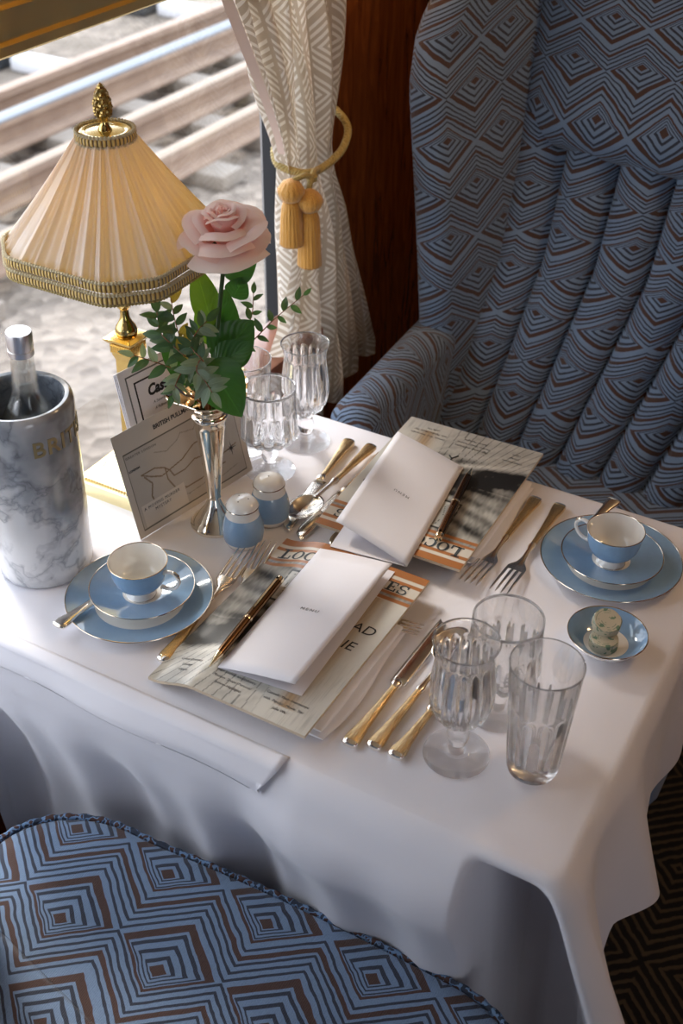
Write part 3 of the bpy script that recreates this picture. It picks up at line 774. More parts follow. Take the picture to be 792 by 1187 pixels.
# ------------------------------------------------------------------ table lamp
LX,LY=-.885,1.04
lp=empty('table_lamp',(LX,LY,0),'brass column table lamp with pleated cream silk shade, by the window','lamp')
def sq(h,z,cham=.0): 
    return [(-h+cham,-h,z),(h-cham,-h,z),(h,-h+cham,z),(h,h-cham,z),(h-cham,h,z),(-h+cham,h,z),(-h,h-cham,z),(-h,-h+cham,z)]
base=[sq(.062,0,.002),sq(.0625,.003,.002),sq(.0615,.019,.002),sq(.058,.021,.002),sq(.056,.024,.002),sq(.055,.026,.002),sq(.046,.028,.002),sq(.036,.033,.002),sq(.032,.042,.002),sq(.024,.046,.002),sq(.022,.052,.002)]
lb=obj('lamp_base',ringloft(base),M_brassp,lp,sharp=25)
beads=[]
for s_ in range(4):
    for k in range(26):
        t=-.0565+.113*k/25; p=[(t,-.0575),(.0575,t),(-t,.0575),(-.0575,-t)][s_]
        beads.append(shift(lathe([(.0005,-.002),(.0021,0),(.0005,.002)],6),p[0],p[1],.0225))
obj('rope_border',merge(*beads),M_brass,lb,sharp=0)
col=[sq(.0165,.05,.0015),sq(.0165,.056,.0015),sq(.0145,.058,.001),sq(.0125,.192,.001),sq(.0135,.193,.001),sq(.0135,.196,.001)]
obj('lamp_column',ringloft(col),M_brass,lp,sharp=25)
cap=[sq(.0135,.165,.001),sq(.0150,.168,.001),sq(.0150,.171,.001),sq(.0165,.172,.001),sq(.0165,.184,.001),sq(.0185,.186,.001),sq(.0215,.190,.001),sq(.0215,.1925,.001),sq(.018,.194,.001),sq(.012,.196,.001)]
fl=[]
for s_ in range(4):
    for k in range(9):
        t=-.013+.026*k/8; 
        b_=box(t-.0009,t+.0009,-.0175,-.0164,.1735,.1825); fl.append(xf(b_,Matrix.Rotation(s_*PI/2,4,'Z')))
obj('lamp_capital',shift(merge(ringloft(cap),*fl),0,0,.030),M_brass,lp,sharp=25)
obj('lamp_neck',lathe([(.010,.225),(.0135,.227),(.0140,.231),(.0125,.236),(.0085,.242),(.0060,.248),(.0052,.258),(.0085,.262),(.0100,.268),(.0115,.276),(.0115,.286),(.0060,.292),(.004,.30),(.004,.46)],40),M_brass,lp)
obj('light_bulb',lathe([(.006,.33),(.012,.338),(.022,.36),(.026,.38),(.022,.40),(.010,.412),(.001,.415)],32),NT('warm_bulb').p(Base_Color=c4(1,.9,.7),Emission_Color=c4(1,.62,.25),Emission_Strength=1.5,Roughness=.3),lp)
# shade
Z0,Z1=.350,.476; RT=.031; HA=.110; CH_=.042
def sqpt(a,h,ch,rnd=.0):
    """point on chamfered square outline at param a in [0,1)"""
    pts=[(h,-h+ch),(h,h-ch),(h-ch,h),(-h+ch,h),(-h,h-ch),(-h,-h+ch),(-h+ch,-h),(h-ch,-h)]
    return pts
def outline(h,ch,n):
    P=[(x,y,0) for x,y in sqpt(0,h,ch)]
    # soften chamfers by subdividing then smoothing
    Q=resample(P,n)
    for _ in range(int(n*n*.00022)+6):
        Q=[(Q[i-1]+Q[i]*2+Q[(i+1)%n])/4 for i in range(n)]
    return Q
NS=480
OB=outline(HA,CH_,NS)
V,UV=[],[]; NR=26
npl=26
for j in range(NR+1):
    t=j/NR
    for i in range(NS+1):
        q=OB[i%NS]; a=math.atan2(q.y,q.x); top=Vector((RT*math.cos(a),RT*math.sin(a),0))
        r_=lerp(1,0,0)
        f=t**1.0
        p=top.lerp(Vector((q.x,q.y,0)),f); sag=-.004*math.sin(PI*t)  # concave
        nrm=Vector((math.cos(a),math.sin(a),0)); arc=i/NS
        jit=.25*noise.noise(Vector((math.cos(a)*3,math.sin(a)*3,0)))
        ph=arc*npl+jit*3; w=abs((ph%1)-.5)*2
        pl=(.0078*(w**1.5-.45)+.0014*math.sin(ph*3*2*PI+1))*(.35+.9*t)
        p=p+nrm*(sag+pl)
        V.append((p.x,p.y,lerp(Z1,Z0,t)+.002*math.sin(PI*t))); UV.append((arc*6,t))
F=[(j*(NS+1)+i,j*(NS+1)+i+1,(j+1)*(NS+1)+i+1,(j+1)*(NS+1)+i) for j in range(NR) for i in range(NS)]
shd=obj('lamp_shade',(V,F),M_shade,lp,uvs=UV,sharp=0)
def band(Q,zt,zb,out,bars,mat,name,parent,bulge=.002):
    n=len(Q); V=[];UV=[]
    L=sum((Q[(i+1)%n]-Q[i]).length for i in range(n)); prof=[(0,zt),(bulge,lerp(zt,zb,.15)),(bulge*1.2,lerp(zt,zb,.5)),(bulge,lerp(zt,zb,.85)),(0,zb)]
    s_=0
    for i in range(n+1):
        q=Q[i%n]; nn=(Q[(i+1)%n]-Q[(i-1)%n]); nn=Vector((nn.y,-nn.x,0)).normalized()
        for d,z in prof: V.append(q+nn*(d+out)+Vector((0,0,z))); UV.append((i/n,z))
    F=[(i*5+k,(i+1)*5+k,(i+1)*5+k+1,i*5+k+1) for i in range(n) for k in range(4)]
    return obj(name,(V,F),mat,parent,uvs=UV,sharp=0)
def cordloop(Q,z,out,r,name,mat,parent,wig=.35,k=4.5):
    n=len(Q); pts=[]
    for i in range(n):
        nn=(Q[(i+1)%n]-Q[(i-1)%n]); nn=Vector((nn.y,-nn.x,0)).normalized(); pts.append(Q[i]+nn*out+Vector((0,0,z)))
    rad=[r*(1+wig*math.sin(i*2*PI/k)) for i in range(n)]
    return obj(name,tube(pts,rad,6,True),mat,parent)
OB2=resample(OB,900)
M_br1=mk_braid('gold_gimp_bars',168); M_br2=mk_braid('gold_gimp_bars_small',44)
band(OB2,Z0+.004,Z0-.007,.0025,168,M_br1,'gimp_braid',lp)
band(OB2,Z0-.011,Z0-.021,.0032,168,M_br1,'gimp_braid',lp)
cordloop(OB2,Z0+.005,.004,.0019,'edging_cord',M_cream,lp); cordloop(OB2,Z0-.009,.0048,.0022,'edging_cord',M_cream,lp); cordloop(OB2,Z0-.022,.004,.0014,'edging_cord',M_rope,lp)
RT2=[Vector((.0325*math.cos(2*PI*i/240),.0325*math.sin(2*PI*i/240),0)) for i in range(240)]
band(RT2,Z1+.004,Z1-.005,.0,44,M_br2,'gimp_braid',lp); cordloop(RT2,Z1+.005,0,.0019,'edging_cord',M_cream,lp,k=5); cordloop(RT2,Z1-.006,.001,.0014,'edging_cord',M_cream,lp,k=5)
obj('shade_cap',lathe([(.001,.474),(.032,.474),(.032,.479),(.028,.4805),(.024,.4805),(.022,.479),(.006,.480),(.001,.480)],64),M_brassp,lp)
fin=[(.0075,.474),(.0082,.477),(.0080,.481),(.0055,.485),(.0045,.490),(.0050,.493),(.0075,.497),(.0092,.500)]
obj('finial_stem',lathe(fin,32),M_brass,lp)
cone=[]
for k in range(9):
    z=.498+.0036*k; r=[.0095,.0108,.0112,.0108,.0100,.0088,.0072,.0052,.0028][k]
    nn=max(4,int(11-k*.6))
    for i in range(nn):
        a=2*PI*(i+.5*(k%2))/nn; M_=Matrix.Translation((r*.80*math.cos(a),r*.80*math.sin(a),z))@Matrix.Rotation(a,4,'Z')@Matrix.Rotation(-.35,4,'Y')
        cone.append(xf(lathe([(.0003,-.003),(.0024,-.001),(.0026,.001),(.0012,.0035),(.0002,.0042)],6),M_))
cone.append(lathe([(.008,.497),(.0095,.502),(.009,.512),(.006,.522),(.002,.530),(.0005,.532)],24))
obj('pinecone_finial',merge(*cone),M_brassd,lp,sharp=30)

# ------------------------------------------------------------------ painted sheets
def paint_sheet(name,w,h,nx,ny,col,zf,mat,parent,M=None,thick=0):
    V=[];C=[]
    for j in range(ny+1):
        for i in range(nx+1):
            u,v=i/nx,j/ny; p=Vector((u*w,v*h,zf(u,v))); V.append(M@p if M else p); C.append(col(u,v))
    F=[(j*(nx+1)+i,j*(nx+1)+i+1,(j+1)*(nx+1)+i+1,(j+1)*(nx+1)+i) for j in range(ny) for i in range(nx)]
    me=bpy.data.meshes.new(name); me.from_pydata([tuple(v) for v in V],[],F)
    ca=me.color_attributes.new('paint','FLOAT_COLOR','POINT')
    flat=[]
    for c in C: flat+=[c[0],c[1],c[2],1]
    ca.data.foreach_set('color',flat)
    return link(name,me,mat,parent,True,0)
def nz(x,y,s=0): return noise.noise(Vector((x,y,s)))
def seg_d(px,py,a,b):
    ax,ay=a;bx,by=b; dx,dy=bx-ax,by-ay; t=max(0,min(1,((px-ax)*dx+(py-ay)*dy)/(dx*dx+dy*dy+1e-12))); return math.hypot(px-ax-t*dx,py-ay-t*dy)
ORG=(.40,.155,.05); CRM=(.66,.60,.51)
def cover(u,v):
    if v>.955: return ORG
    if v>.935: return CRM
    if v>.915: return ORG
    if v>.855: return CRM
    if v>.838: return ORG
    if v>.822: g=.30+.15*nz(u*60,v*60); return (g,g*.97,g*.9)
    if v>.802: return ORG
    g=.36+.13*nz(u*9,v*9)+.08*nz(u*60,v*25)
    # carriage walls converging lines
    ang=math.atan2(v-.42,u-1.15); g+=.07*math.sin(ang*70)+.05*nz(ang*30,u*3,3)
    # dark window band at left, diagonal light arm-rest
    band_=abs((v-.28)-(.55*(u-.1)-.25*(u-.1)**2)); g-=.22*math.exp(-(band_/.09)**2)
    g+=.28*math.exp(-(abs((v-.16)-.35*u**1.2)/.03)**2)
    # framed picture
    x=(u-.2)+(v-.6)*.1
    if .06<x<.34 and .58<v<.775:
        g=.50+.04*nz(u*80,v*80)
        if .08<x<.32 and .597<v<.76:
            g=.42+.12*nz(u*20,v*14,5)
            k=abs(math.sin(u*50+6*nz(u*6,v*6)))
            if k<.12 : g=.16
    elif .05<x<.35 and .57<v<.785: g=.15
    # seat / figure dark texture lower-left
    if v<.42 and u<.5: g-=.16*max(0,nz(u*14,v*14,9)+.2)+.05
    # floor planks
    if v<.27:
        k=(u-.55)/(.75-v); f=abs(math.sin(k*38)); g=lerp(g,.58+.05*nz(k*50,v*40),.75*sm(.27-v,0,.08)); g-=.20*(f<.16)
    # right pale column with wood streak
    if u>.62:
        a=sm(u,.62,.70); g=lerp(g,.60+.02*nz(u*8,v*8),a)
    g=(g-.44)*1.6+.40 if v<.802 else g
    c=(g,g*.96,g*.86)
    if .66<u<.93 and .08<v<.80:
        w=math.exp(-((u-.79-.02*nz(v*6,1))/.055)**2); k=.5+.5*math.sin((u+.02*nz(u*5,v*8))*260)
        c=tuple(lerp(c[i],(.36+.12*k,.22+.09*k,.10+.05*k)[i],w*.85) for i in range(3))
    if u>.74 and v<.45:
        k=nz(u*180,v*9); 
        if k>0: c=tuple(x*(1-.35*k*sm(.45-v,0,.15)) for x in c)
    return tuple(max(.02,x) for x in c)
# slab-serif glyphs on unit cell (width,height 1)
def boxes(L): return merge(*[box(a,b,c,d,0,.0004) for a,b,c,d in L])
def ringg(cx_,cy_,rx,ry,tx,ty,a0=0,a1=360,n=28):
    V=[];F=[]
    for k in range(n+1):
        a=math.radians(lerp(a0,a1,k/n)); 
        V+=[(cx_+rx*math.cos(a),cy_+ry*math.sin(a),.0004),(cx_+(rx-tx)*math.cos(a),cy_+(ry-ty)*math.sin(a),.0004)]
        if k: F.append((2*k-2,2*k-1,2*k+1,2*k))
    return V,F
def glyph(ch):
    if ch=='L': return boxes([(.16,.34,0,1),(0,.5,0,.1),(0,.5,.9,1),(.2,.72,0,.1),(.64,.74,0,.36)]),.78
    if ch=='O': return ringg(.44,.5,.44,.52,.20,.09),.9
    if ch=='C': return merge(ringg(.44,.5,.44,.52,.20,.09,42,318),boxes([(.66,.76,.62,1.0)])),.84
    if ch=='M': return merge(boxes([(.1,.24,0,1),(.78,.96,0,1),(0,.34,0,.1),(.66,1.06,0,.1),(0,.26,.9,1),(.8,1.06,.9,1)]),([(.12,1,.0004),(.32,1,.0004),(.6,.1,.0004),(.5,.1,.0004)],[(0,3,2,1)]),([(.80,1,.0004),(.92,1,.0004),(.6,.1,.0004),(.5,.1,.0004)],[(0,3,2,1)])),1.1
    if ch=='T': return boxes([(.32,.5,0,1),(.18,.64,0,.1),(.02,.8,.9,1),(.02,.1,.68,1),(.72,.8,.68,1)]),.86
    if ch=='I': return boxes([(.14,.32,0,1),(0,.46,0,.1),(0,.46,.9,1)]),.5
    if ch=='V': return merge(boxes([(-.02,.38,.9,1),(.56,.88,.9,1)]),([(.06,1,.0004),(.28,1,.0004),(.5,.0,.0004),(.4,.0,.0004)],[(0,3,2,1)]),([(.66,1,.0004),(.76,1,.0004),(.5,.0,.0004),(.42,.0,.0004)],[(0,3,2,1)])),.88
    if ch=='E': return boxes([(.12,.30,0,1),(0,.44,0,.1),(0,.7,.9,1),(.2,.7,0,.1),(.62,.72,0,.32),(.62,.7,.7,1),(.28,.5,.45,.55),(.46,.52,.36,.64)]),.78
    if ch=='S': return merge(ringg(.34,.73,.32,.29,.13,.09,20,270),ringg(.34,.27,.34,.29,.13,.09,-160,90),boxes([(.56,.64,.68,1),(.02,.10,0,.32)])),.74
    return boxes([(0,.1,0,.1)]),.4
def word(s,h,big=1.25):
    x=0;parts=[]
    for i,ch in enumerate(s):
        (v,f),w=glyph(ch); k=h*(big if i==0 else 1)
        parts.append(([Vector((x+p[0]*k,p[1]*k*(1),p[2])) for p in v],f)); x+=w*k+h*.06
    return merge(*parts),x
def magazine(name_label,M,zf):
    r=empty('magazine',(0,0,0),name_label,'magazine')
    W0,H0=.200,.288
    paint_sheet('magazine_cover',W0,H0,170,240,cover,lambda u,v:zf(u)+.0042,M_print,r,M)
    V,F=thick_grid(20,1,lambda u,v:Vector((u*W0,v*H0,zf(u)+.0039)),.0038)
    obj('pages',xf((V,F),M),M_page,r,smooth=False)
    def put(vf,x,y,mat,nm='printed_lettering',ang=0):
        vf=xf(vf,Matrix.Rotation(ang,4,'Z')); q=[]
        for p in vf[0]:
            X=p.x+x;Y=p.y+y; q.append(M@Vector((X,Y,zf(X/W0)+.0045+p.z*.3)))
        obj(nm,(q,vf[1]),mat,r,smooth=False)
    (vf,wd)=word('LOCOMOTIVES',.0170,1.2); k=.178/wd; vf=([Vector((p.x*k,p.y,p.z)) for p in vf[0]],vf[1])
    put(vf,.011,.2475,M_inkblue,'title_lettering')
    put(text_vf('AD',.021,shear=.15,off=.0),.1735,.166,M_ink); put(text_vf('IE',.021,shear=.15),.1715,.134,M_ink)
    put(text_vf('JULY 1938',.004),.172,.279,M_inkg) if False else None
    for (x,y,rows) in ((.158,.034,['Consult  Your  Horoscope','with  Psychic  Movie  Star','Julie Wa']),(.092,.036,['High Society and Industry','Modern  Shops  Personal','Fashion Highlights']),(.030,.040,['Cross Country','Lounge','Cigars'])):
        for i,t in enumerate(rows): put(text_vf(t,.0052,shear=.1,sx=.92),x,y-.009*i,M_inkg)
    # small sketch figure in the middle of the cover
    put(merge(tube([(0,0,0),(.006,.010,0),(.004,.018,0)],.0015,5),tube([(.006,.010,0),(.012,.004,0)],.0012,5)),.100,.062,M_ink,'printed_sketch')
    return r
def zfL(u): return .004+.0145*sm(u,0.02,.30)
ML=Matrix.Translation((-.6465,.7345,0))@Matrix.Rotation(math.radians(-.3),4,'Z')
magL=magazine('illustrated magazine at the near setting, lying beneath the menu whose title reads upright',ML,zfL)
MR=Matrix.Translation((-.430,1.346,0))@Matrix.Rotation(math.radians(181.5),4,'Z')
magR=magazine('illustrated magazine at the far setting, turned upside down beneath its menu',MR,lambda u:.0185)

# map card & cast booklet
def paper_frame(BL,BR,lean,rollback=0):
    BL=Vector(BL);BR=Vector(BR); x=(BR-BL).normalized(); up=Vector((0,0,1)); back=Vector((-x.y,x.x,0)) # towards window
    if back.x>0: back=-back
    y=up*math.cos(lean)+back*math.sin(lean); return frame(BL,x,y),(BR-BL).length
MF,mw=paper_frame((-.809,.935,.0005),(-.771,1.138,.0005),math.radians(15)); mh=.142
routes=[[(.10,.66),(.18,.58),(.26,.52),(.36,.55),(.46,.58),(.58,.68),(.70,.70),(.84,.78),(.95,.80)],[(.10,.66),(.22,.66),(.30,.60),(.34,.52),(.36,.44),(.46,.44),(.56,.50),(.68,.47),(.82,.36),(.95,.40)],
 [(.30,.60),(.30,.45),(.34,.30),(.44,.22),(.60,.22),(.82,.24)],[(.12,.62),(.17,.50),(.14,.36),(.15,.22),(.40,.21),(.6,.22)]]
coast=[(.05,.18),(.12,.2),(.2,.13),(.32,.19),(.45,.12),(.6,.14),(.75,.09),(.92,.13)]; coast2=[(.25,.84),(.35,.78),(.46,.84),(.5,.9),(.62,.86),(.66,.95)]
def mapcol(u,v):
    P=(.56,.50,.43)
    b=.045; top=.80
    if u<b or u>1-b or v<.055 or v>top: 
        return P
    if abs(u-b)<.007 or abs(u-(1-b))<.007 or abs(v-.055)<.009 or abs(v-top)<.009: return (.10,.09,.07)
    land=.5+.5*nz(u*5,v*5,2); c=[lerp(a,b_,.6*land) for a,b_ in zip((.47,.425,.37),(.40,.36,.315))]
    X=(u-b)/(1-2*b); Y=(v-.055)/(top-.055)
    for rt in routes:
        for a,b_ in zip(rt,rt[1:]):
            if seg_d(X*1.5,Y,(a[0]*1.5,a[1]),(b_[0]*1.5,b_[1]))<.008: c=[.22,.15,.09]
    for rt in (coast,coast2):
        for a,b_ in zip(rt,rt[1:]):
            if seg_d(X*1.5,Y,(a[0]*1.5,a[1]+.01*nz(X*30,Y*30)),(b_[0]*1.5,b_[1]))<.006: c=[x*.65 for x in c]
    if .03<X<.42 and .02<Y<.30: c=(.58,.525,.46)
    return c
mc=empty('map_card',(0,0,0),'beige map card with black border leaning behind the silver bud vase','card')
paint_sheet('card_front',mw,mh,230,160,mapcol,lambda u,v:.0006,M_printm,mc,MF)
obj('card_back',xf(box(0,mw,0,mh,0,.0005),MF),M_paper2,mc,smooth=False)
def putf(Mx,vf,x,y,mat,parent,z=.0008,ang=0,nm='printed_lettering'):
    obj(nm,xf(xf(vf,Matrix.Translation((x,y,z))@Matrix.Rotation(ang,4,'Z')),Mx),mat,parent,smooth=False)
putf(MF,text_vf('BRITISH PULLMAN',.0082,off=.00022,ext=.0001),mw*.5-.005,mh*.88,M_ink,mc)
putf(MF,text_vf('A MOVING MURDER',.0058,ext=.0001,space=1.2),mw*.235,mh*.225,M_inkg,mc); putf(MF,text_vf('MYSTERY',.0058,ext=.0001,space=1.2),mw*.235,mh*.178,M_inkg,mc)
putf(MF,text_vf('GREATER LONDON',.0046,ext=.0001,space=1.3),mw*.18,mh*.74,M_inkg,mc,ang=-.03)
putf(MF,text_vf('LONDON',.004,ext=.0001,off=.0001),mw*.1,mh*.62,M_ink,mc)
# compass
cmp=[]
for k in range(8):
    L_=.011 if k%2==0 else .006; a=k*PI/4; d=Vector((math.cos(a),math.sin(a),0)); n_=Vector((-d.y,d.x,0))
    cmp.append(([d*L_,n_*.0011,-n_*.0011],[(0,1,2)]))
putf(MF,merge(*cmp),mw*.865,mh*.33,M_ink,mc,nm='compass_rose')
BF,bw=paper_frame((-.825,.984,.0005),(-.797,1.1317,.0005),math.radians(12.5)); bh=.200
bk=empty('programme_booklet',(0,0,0),'white booklet with black framed border titled Cast, behind the map card','booklet')
for i in range(3):
    obj('booklet_page',xf(box(-.0008*i,bw-.0008*i,0,bh-.001*i,-.0022*i-.0012,-.0022*i),BF),M_paper,bk,smooth=False)
def fr_(w_,in_,th): 
    x0,x1,y0,y1=in_,bw-in_,in_,bh-in_
    return merge(box(x0,x0+th,y0,y1,0,.0002),box(x1-th,x1,y0,y1,0,.0002),box(x0,x1,y0,y0+th,0,.0002),box(x0,x1,y1-th,y1,0,.0002))
putf(BF,fr_(0,.010,.0020),0,0,M_inkg,bk,.0002,nm='printed_border'); putf(BF,fr_(0,.021,.0022),0,0,M_ink,bk,.0002,nm='printed_border')
putf(BF,text_vf('Cast',.0195,shear=.25,off=.0008,ext=.0001,sx=.9),bw*.365,bh-.046,M_ink,bk,.0003)
for i,t in enumerate(('A Saturday Murder Story','A Pullman Train Mystery','and Other Diners')): putf(BF,text_vf(t,.0052,shear=.2,ext=.0001),bw*.47,bh-.058-.0085*i,M_inkg,bk,.0003)

# ------------------------------------------------------------------ vase, rose, foliage
VX,VY=-.746,1.012
vs=empty('bud_vase',(VX,VY,0),'slender silver trumpet bud vase holding the pink rose','vase')
vp=[(.0315,0),(.0325,.002),(.0325,.005),(.030,.007),(.029,.010),(.025,.013),(.022,.018),(.014,.028),(.0098,.037),(.0082,.042),(.0095,.0435),(.0095,.0455),(.0088,.048),(.0105,.07),(.0145,.11),(.0190,.150),(.0200,.160),(.0222,.162),(.0228,.165),(.0222,.168),(.0205,.169),(.023,.176),(.032,.186),(.044,.196),(.050,.202)]
vi=[(.0495,.2028),(.043,.197),(.031,.188),(.022,.178),(.019,.168),(.0175,.15),(.0130,.11),(.0085,.07),(.002,.055)]
def wavy(k,z,a): return 1+(.05*math.cos(6*a)*sm(z,.18,.2))
obj('vase_body',lathe(vp+vi,72,wavy),M_vase,vs,sharp=50)
# rose
RC=Vector((-.733,1.045,.394))
rose=empty('rose',(VX,VY,.06),'single pale pink rose with green leaves standing in the silver vase','rose')
ro=Vector((VX,VY,.06))
def rel(vf,o): return [Vector(p)-o for p in vf[0]],vf[1]
stem=crv([(VX,VY,.062),(VX+.002,VY+.004,.15),(VX+.006,VY+.014,.25),(RC.x,RC.y,.372)],8)
obj('stem',rel(tube(stem,.0026,8),ro),M_stem,rose)
def petal(phi,r0,h0,w,open_,hgt,curl,zoff,lean=0):
    """grid petal; open_ = outward angle, curl = lip roll"""
    V=[];UV=[];n=10;m=10
    for j in range(m+1):
        t=j/m
        for i in range(n+1):
            s=(i/n-.5)*2
            ww=w*(.35+.75*math.sin(min(1,t*1.15)*PI/2))*(1-.10*t**6)
            ang=s*ww
            lip=curl*max(0,t-.72)**1.5*6.5
            topcut=hgt*(1-.16*s*s*t)+ (.0012*math.sin(s*7+phi*3)+.0022*(1-abs(s)))*t
            r=r0*(.25+.75*min(1,t*2.2)**.6)+hgt*math.sin(open_)*(t**1.15)-.12*r0*s*s*t+lip*(1+.35*(1-abs(s)))
            zz=h0+topcut*math.cos(open_)*math.sin(t*PI/2*1.0)**.9 - lip*.55 - (abs(s)**3)*.002*t
            a=phi+ang
            V.append(Vector((r*math.cos(a),r*math.sin(a),zz+zoff))); UV.append((i/n,t))
    F=[(j*(n+1)+i,j*(n+1)+i+1,(j+1)*(n+1)+i+1,(j+1)*(n+1)+i) for j in range(m) for i in range(n)]
    return V,F,UV
PV,PF,PUV=[],[],[]
def addp(V,F,UV):
    n=len(PV); PV.extend(V); PF.extend(tuple(i+n for i in f) for f in F); PUV.extend(UV)
tilt=Matrix.Rotation(.12,4,'X')
rings_=[ # count, r0, width, open, height, curl, z
 (3,.003,1.7,.02,.020,.1,.013),(4,.0065,1.3,.05,.027,.3,.005),(4,.0115,1.25,.10,.035,.5,-.004),(4,.0165,1.25,.17,.041,.9,-.012),(4,.0215,1.2,.27,.043,1.4,-.019),(4,.025,1.2,.42,.041,1.9,-.025),(5,.024,1.05,.68,.037,1.7,-.030)]
for q,(cnt,r0,w,op,hg,cu,zo) in enumerate(rings_):
    for i in range(cnt):
        ph=2*PI*i/cnt+q*1.31+random.uniform(-.12,.12)
        V,F,UV=petal(ph,r0*.8,-.006,w*random.uniform(.92,1.06),op+random.uniform(-.05,.05),hg*random.uniform(.94,1.05),.004*cu*1.6*random.uniform(.7,1.3),zo)
        tp=Matrix.Rotation(random.uniform(-.13,.13),4,Vector((-math.sin(ph),math.cos(ph),0)))@Matrix.Rotation(random.uniform(-.10,.10)*(q>2),4,Vector((math.cos(ph),math.sin(ph),0))); addp([tilt@(tp@v) for v in V],F,UV)
M_=Matrix.Translation(RC)
bl=obj('rose_bloom',rel(xf((PV,PF),M_),ro),M_petal,rose,uvs=PUV,sharp=0)
# sepals
sep=[tube([Vector((0,0,-.012)),Vector((.008*math.cos(a),.008*math.sin(a),-.014)),Vector((.018*math.cos(a),.018*math.sin(a),-.020))],[.002,.0022,.0004],6) for a in (0,1.25,2.5,3.8,5)]
sep.append(lathe([(.002,-.026),(.005,-.02),(.007,-.013),(.004,-.006)],14))
obj('sepals',rel(xf(merge(*sep),M_),ro),M_stem,rose)
def leaf_vf(base,tip,wid,nrm,fold=.25,droop=.12,pointy=1.0):
    base=Vector(base);tip=Vector(tip); y=(tip-base); L=y.length; y.normalize(); z=Vector(nrm)-y*Vector(nrm).dot(y); z.normalize(); x=y.cross(z)
    n,m=8,12; V=[];UV=[]
    for j in range(m+1):
        t=j/m; w=wid*.5*(math.sin(PI*t**.8)**.75)*(1-.15*t) if 0<t<1 else .0006
        for i in range(n+1):
            s=(i/n-.5)*2; p=base+y*(L*t)+x*(w*s)+z*(abs(s)*w*fold-droop*L*(t*t)+.04*L*math.sin(PI*t)+.03*w*math.sin(t*9+s*3))
            V.append(p); UV.append((i/n,t))
    F=[(j*(n+1)+i,j*(n+1)+i+1,(j+1)*(n+1)+i+1,(j+1)*(n+1)+i) for j in range(m) for i in range(n)]
    return V,F,UV
D0=depth_of((VX,VY,.25))
def pxn(px,py,dd=0,z=.25): return at(px,py,D0+dd)
tocam=lambda p:(CAMP-p).normalized()
BL=[((262,322),(297,291),36,.02,M_leaf,(.2,0,.25)),((246,378),(226,306),30,.0,M_leafy,(0,0,.3)),((250,398),(262,336),40,.03,M_leaf,(0,.2,.1)),((250,400),(233,345),34,.035,M_leafy,(0,.2,.1)),
 ((250,420),(292,372),50,.0,M_leaf,(.1,0,.3)),((248,425),(292,398),34,-.015,M_leafy if False else M_leaf,(.1,-.1,.6)),((240,418),(279,481),52,-.03,M_leaf,(.0,-.1,.2)),((236,440),(188,402),40,.01,M_leaf,(0,0,.4)),((244,425),(206,432),30,-.005,M_leaf,(0,0,.5)),((270,345),(283,322),26,.03,M_leaf,(.2,0,.2))]
for (b,t,w,dd,mt,ad) in BL:
    pb=pxn(b[0],b[1],dd+.01); pt=pxn(t[0],t[1],dd-.01); nn=tocam(pt)+Vector(ad)
    V,F,UV=leaf_vf(pb,pt,w*1.22*(D0+dd)/FPX,nn,.18,.1); obj('leaf',rel((V,F),ro),mt,rose,uvs=UV,sharp=0)
    # petiole to stem
def sprig(label,pts,n,size,mats,dd0=0,dd1=0,spread=1.0,start=.25,seed=1):
    rnd=random.Random(seed)
    P=[pxn(x,y,lerp(dd0,dd1,i/(len(pts)-1))) for i,(x,y) in enumerate(pts)]
    mouth=Vector((VX,VY,.15)); P=[mouth,mouth.lerp(P[0],.6)+Vector((0,0,.02))]+P
    C_=crv(P,6); r=empty('foliage_sprig',(VX,VY,.15),label,'foliage','greenery sprigs in the silver vase'); o0=Vector((VX,VY,.15))
    obj('twig',rel(tube(C_,[lerp(.0011,.0005,i/len(C_)) for i in range(len(C_))],6),o0),M_twig,r)
    by={}
    for k in range(n):
        t=lerp(start,1,k/(n-1)); i=min(int(t*(len(C_)-1)),len(C_)-2); p=C_[i].lerp(C_[i+1],t*(len(C_)-1)-i); tg=(C_[i+1]-C_[i]).normalized()
        cam=tocam(p); side=tg.cross(cam).normalized()*(1 if k%2 else -1); 
        dr=(tg*rnd.uniform(.2,.9)+side*spread*rnd.uniform(.5,1.)+cam*rnd.uniform(-.3,.3)).normalized()
        if k>=n-1: dr=tg
        sz=size*rnd.uniform(.75,1.2); nn=cam+Vector((rnd.uniform(-.5,.5),rnd.uniform(-.5,.5),rnd.uniform(-.2,.6)))
        by.setdefault(rnd.randrange(len(mats)),[]).append(leaf_vf(p,p+dr*sz,sz*.48,nn,.15,.1))
    for mi,ls in by.items():
        V,F,UV=[],[],[]
        for v,f,uv in ls: n0=len(V); V+=v; F+=[tuple(i+n0 for i in q) for q in f]; UV+=uv
        obj('leaves',rel((V,F),o0),mats[mi],r,uvs=UV,sharp=0)
    return r
sprig('greenery sprig reaching left from the vase, its tip over the booklet',[(225,437),(200,427),(172,417),(155,412)],12,.021,[M_eucd,M_euc],-.02,-.03,seed=3)
sprig('yellow-tinged greenery sprig rising left of the rose stem',[(228,420),(212,398),(203,372),(198,345)],17,.024,[M_eucd,M_eucy,M_euc],-.03,-.02,seed=4)
sprig('long thin greenery sprig reaching right towards the curtain',[(262,420),(292,396),(318,370),(352,342)],18,.016,[M_eucd],.03,.05,seed=5)
sprig('short dark greenery sprig standing right of the rose stem',[(262,400),(282,385),(292,365),(294,340)],13,.015,[M_eucd],.04,.05,seed=6)
sprig('pale grey-green sprig spilling over the front lip of the vase',[(232,418),(228,430),(238,442),(246,455)],14,.023,[M_euc],-.05,-.06,start=.42,seed=8)
sprig('pale eucalyptus sprig low at the left lip of the vase',[(226,420),(212,430),(204,445),(200,458)],14,.020,[M_euc,M_eucd],-.045,-.05,start=.45,seed=9)
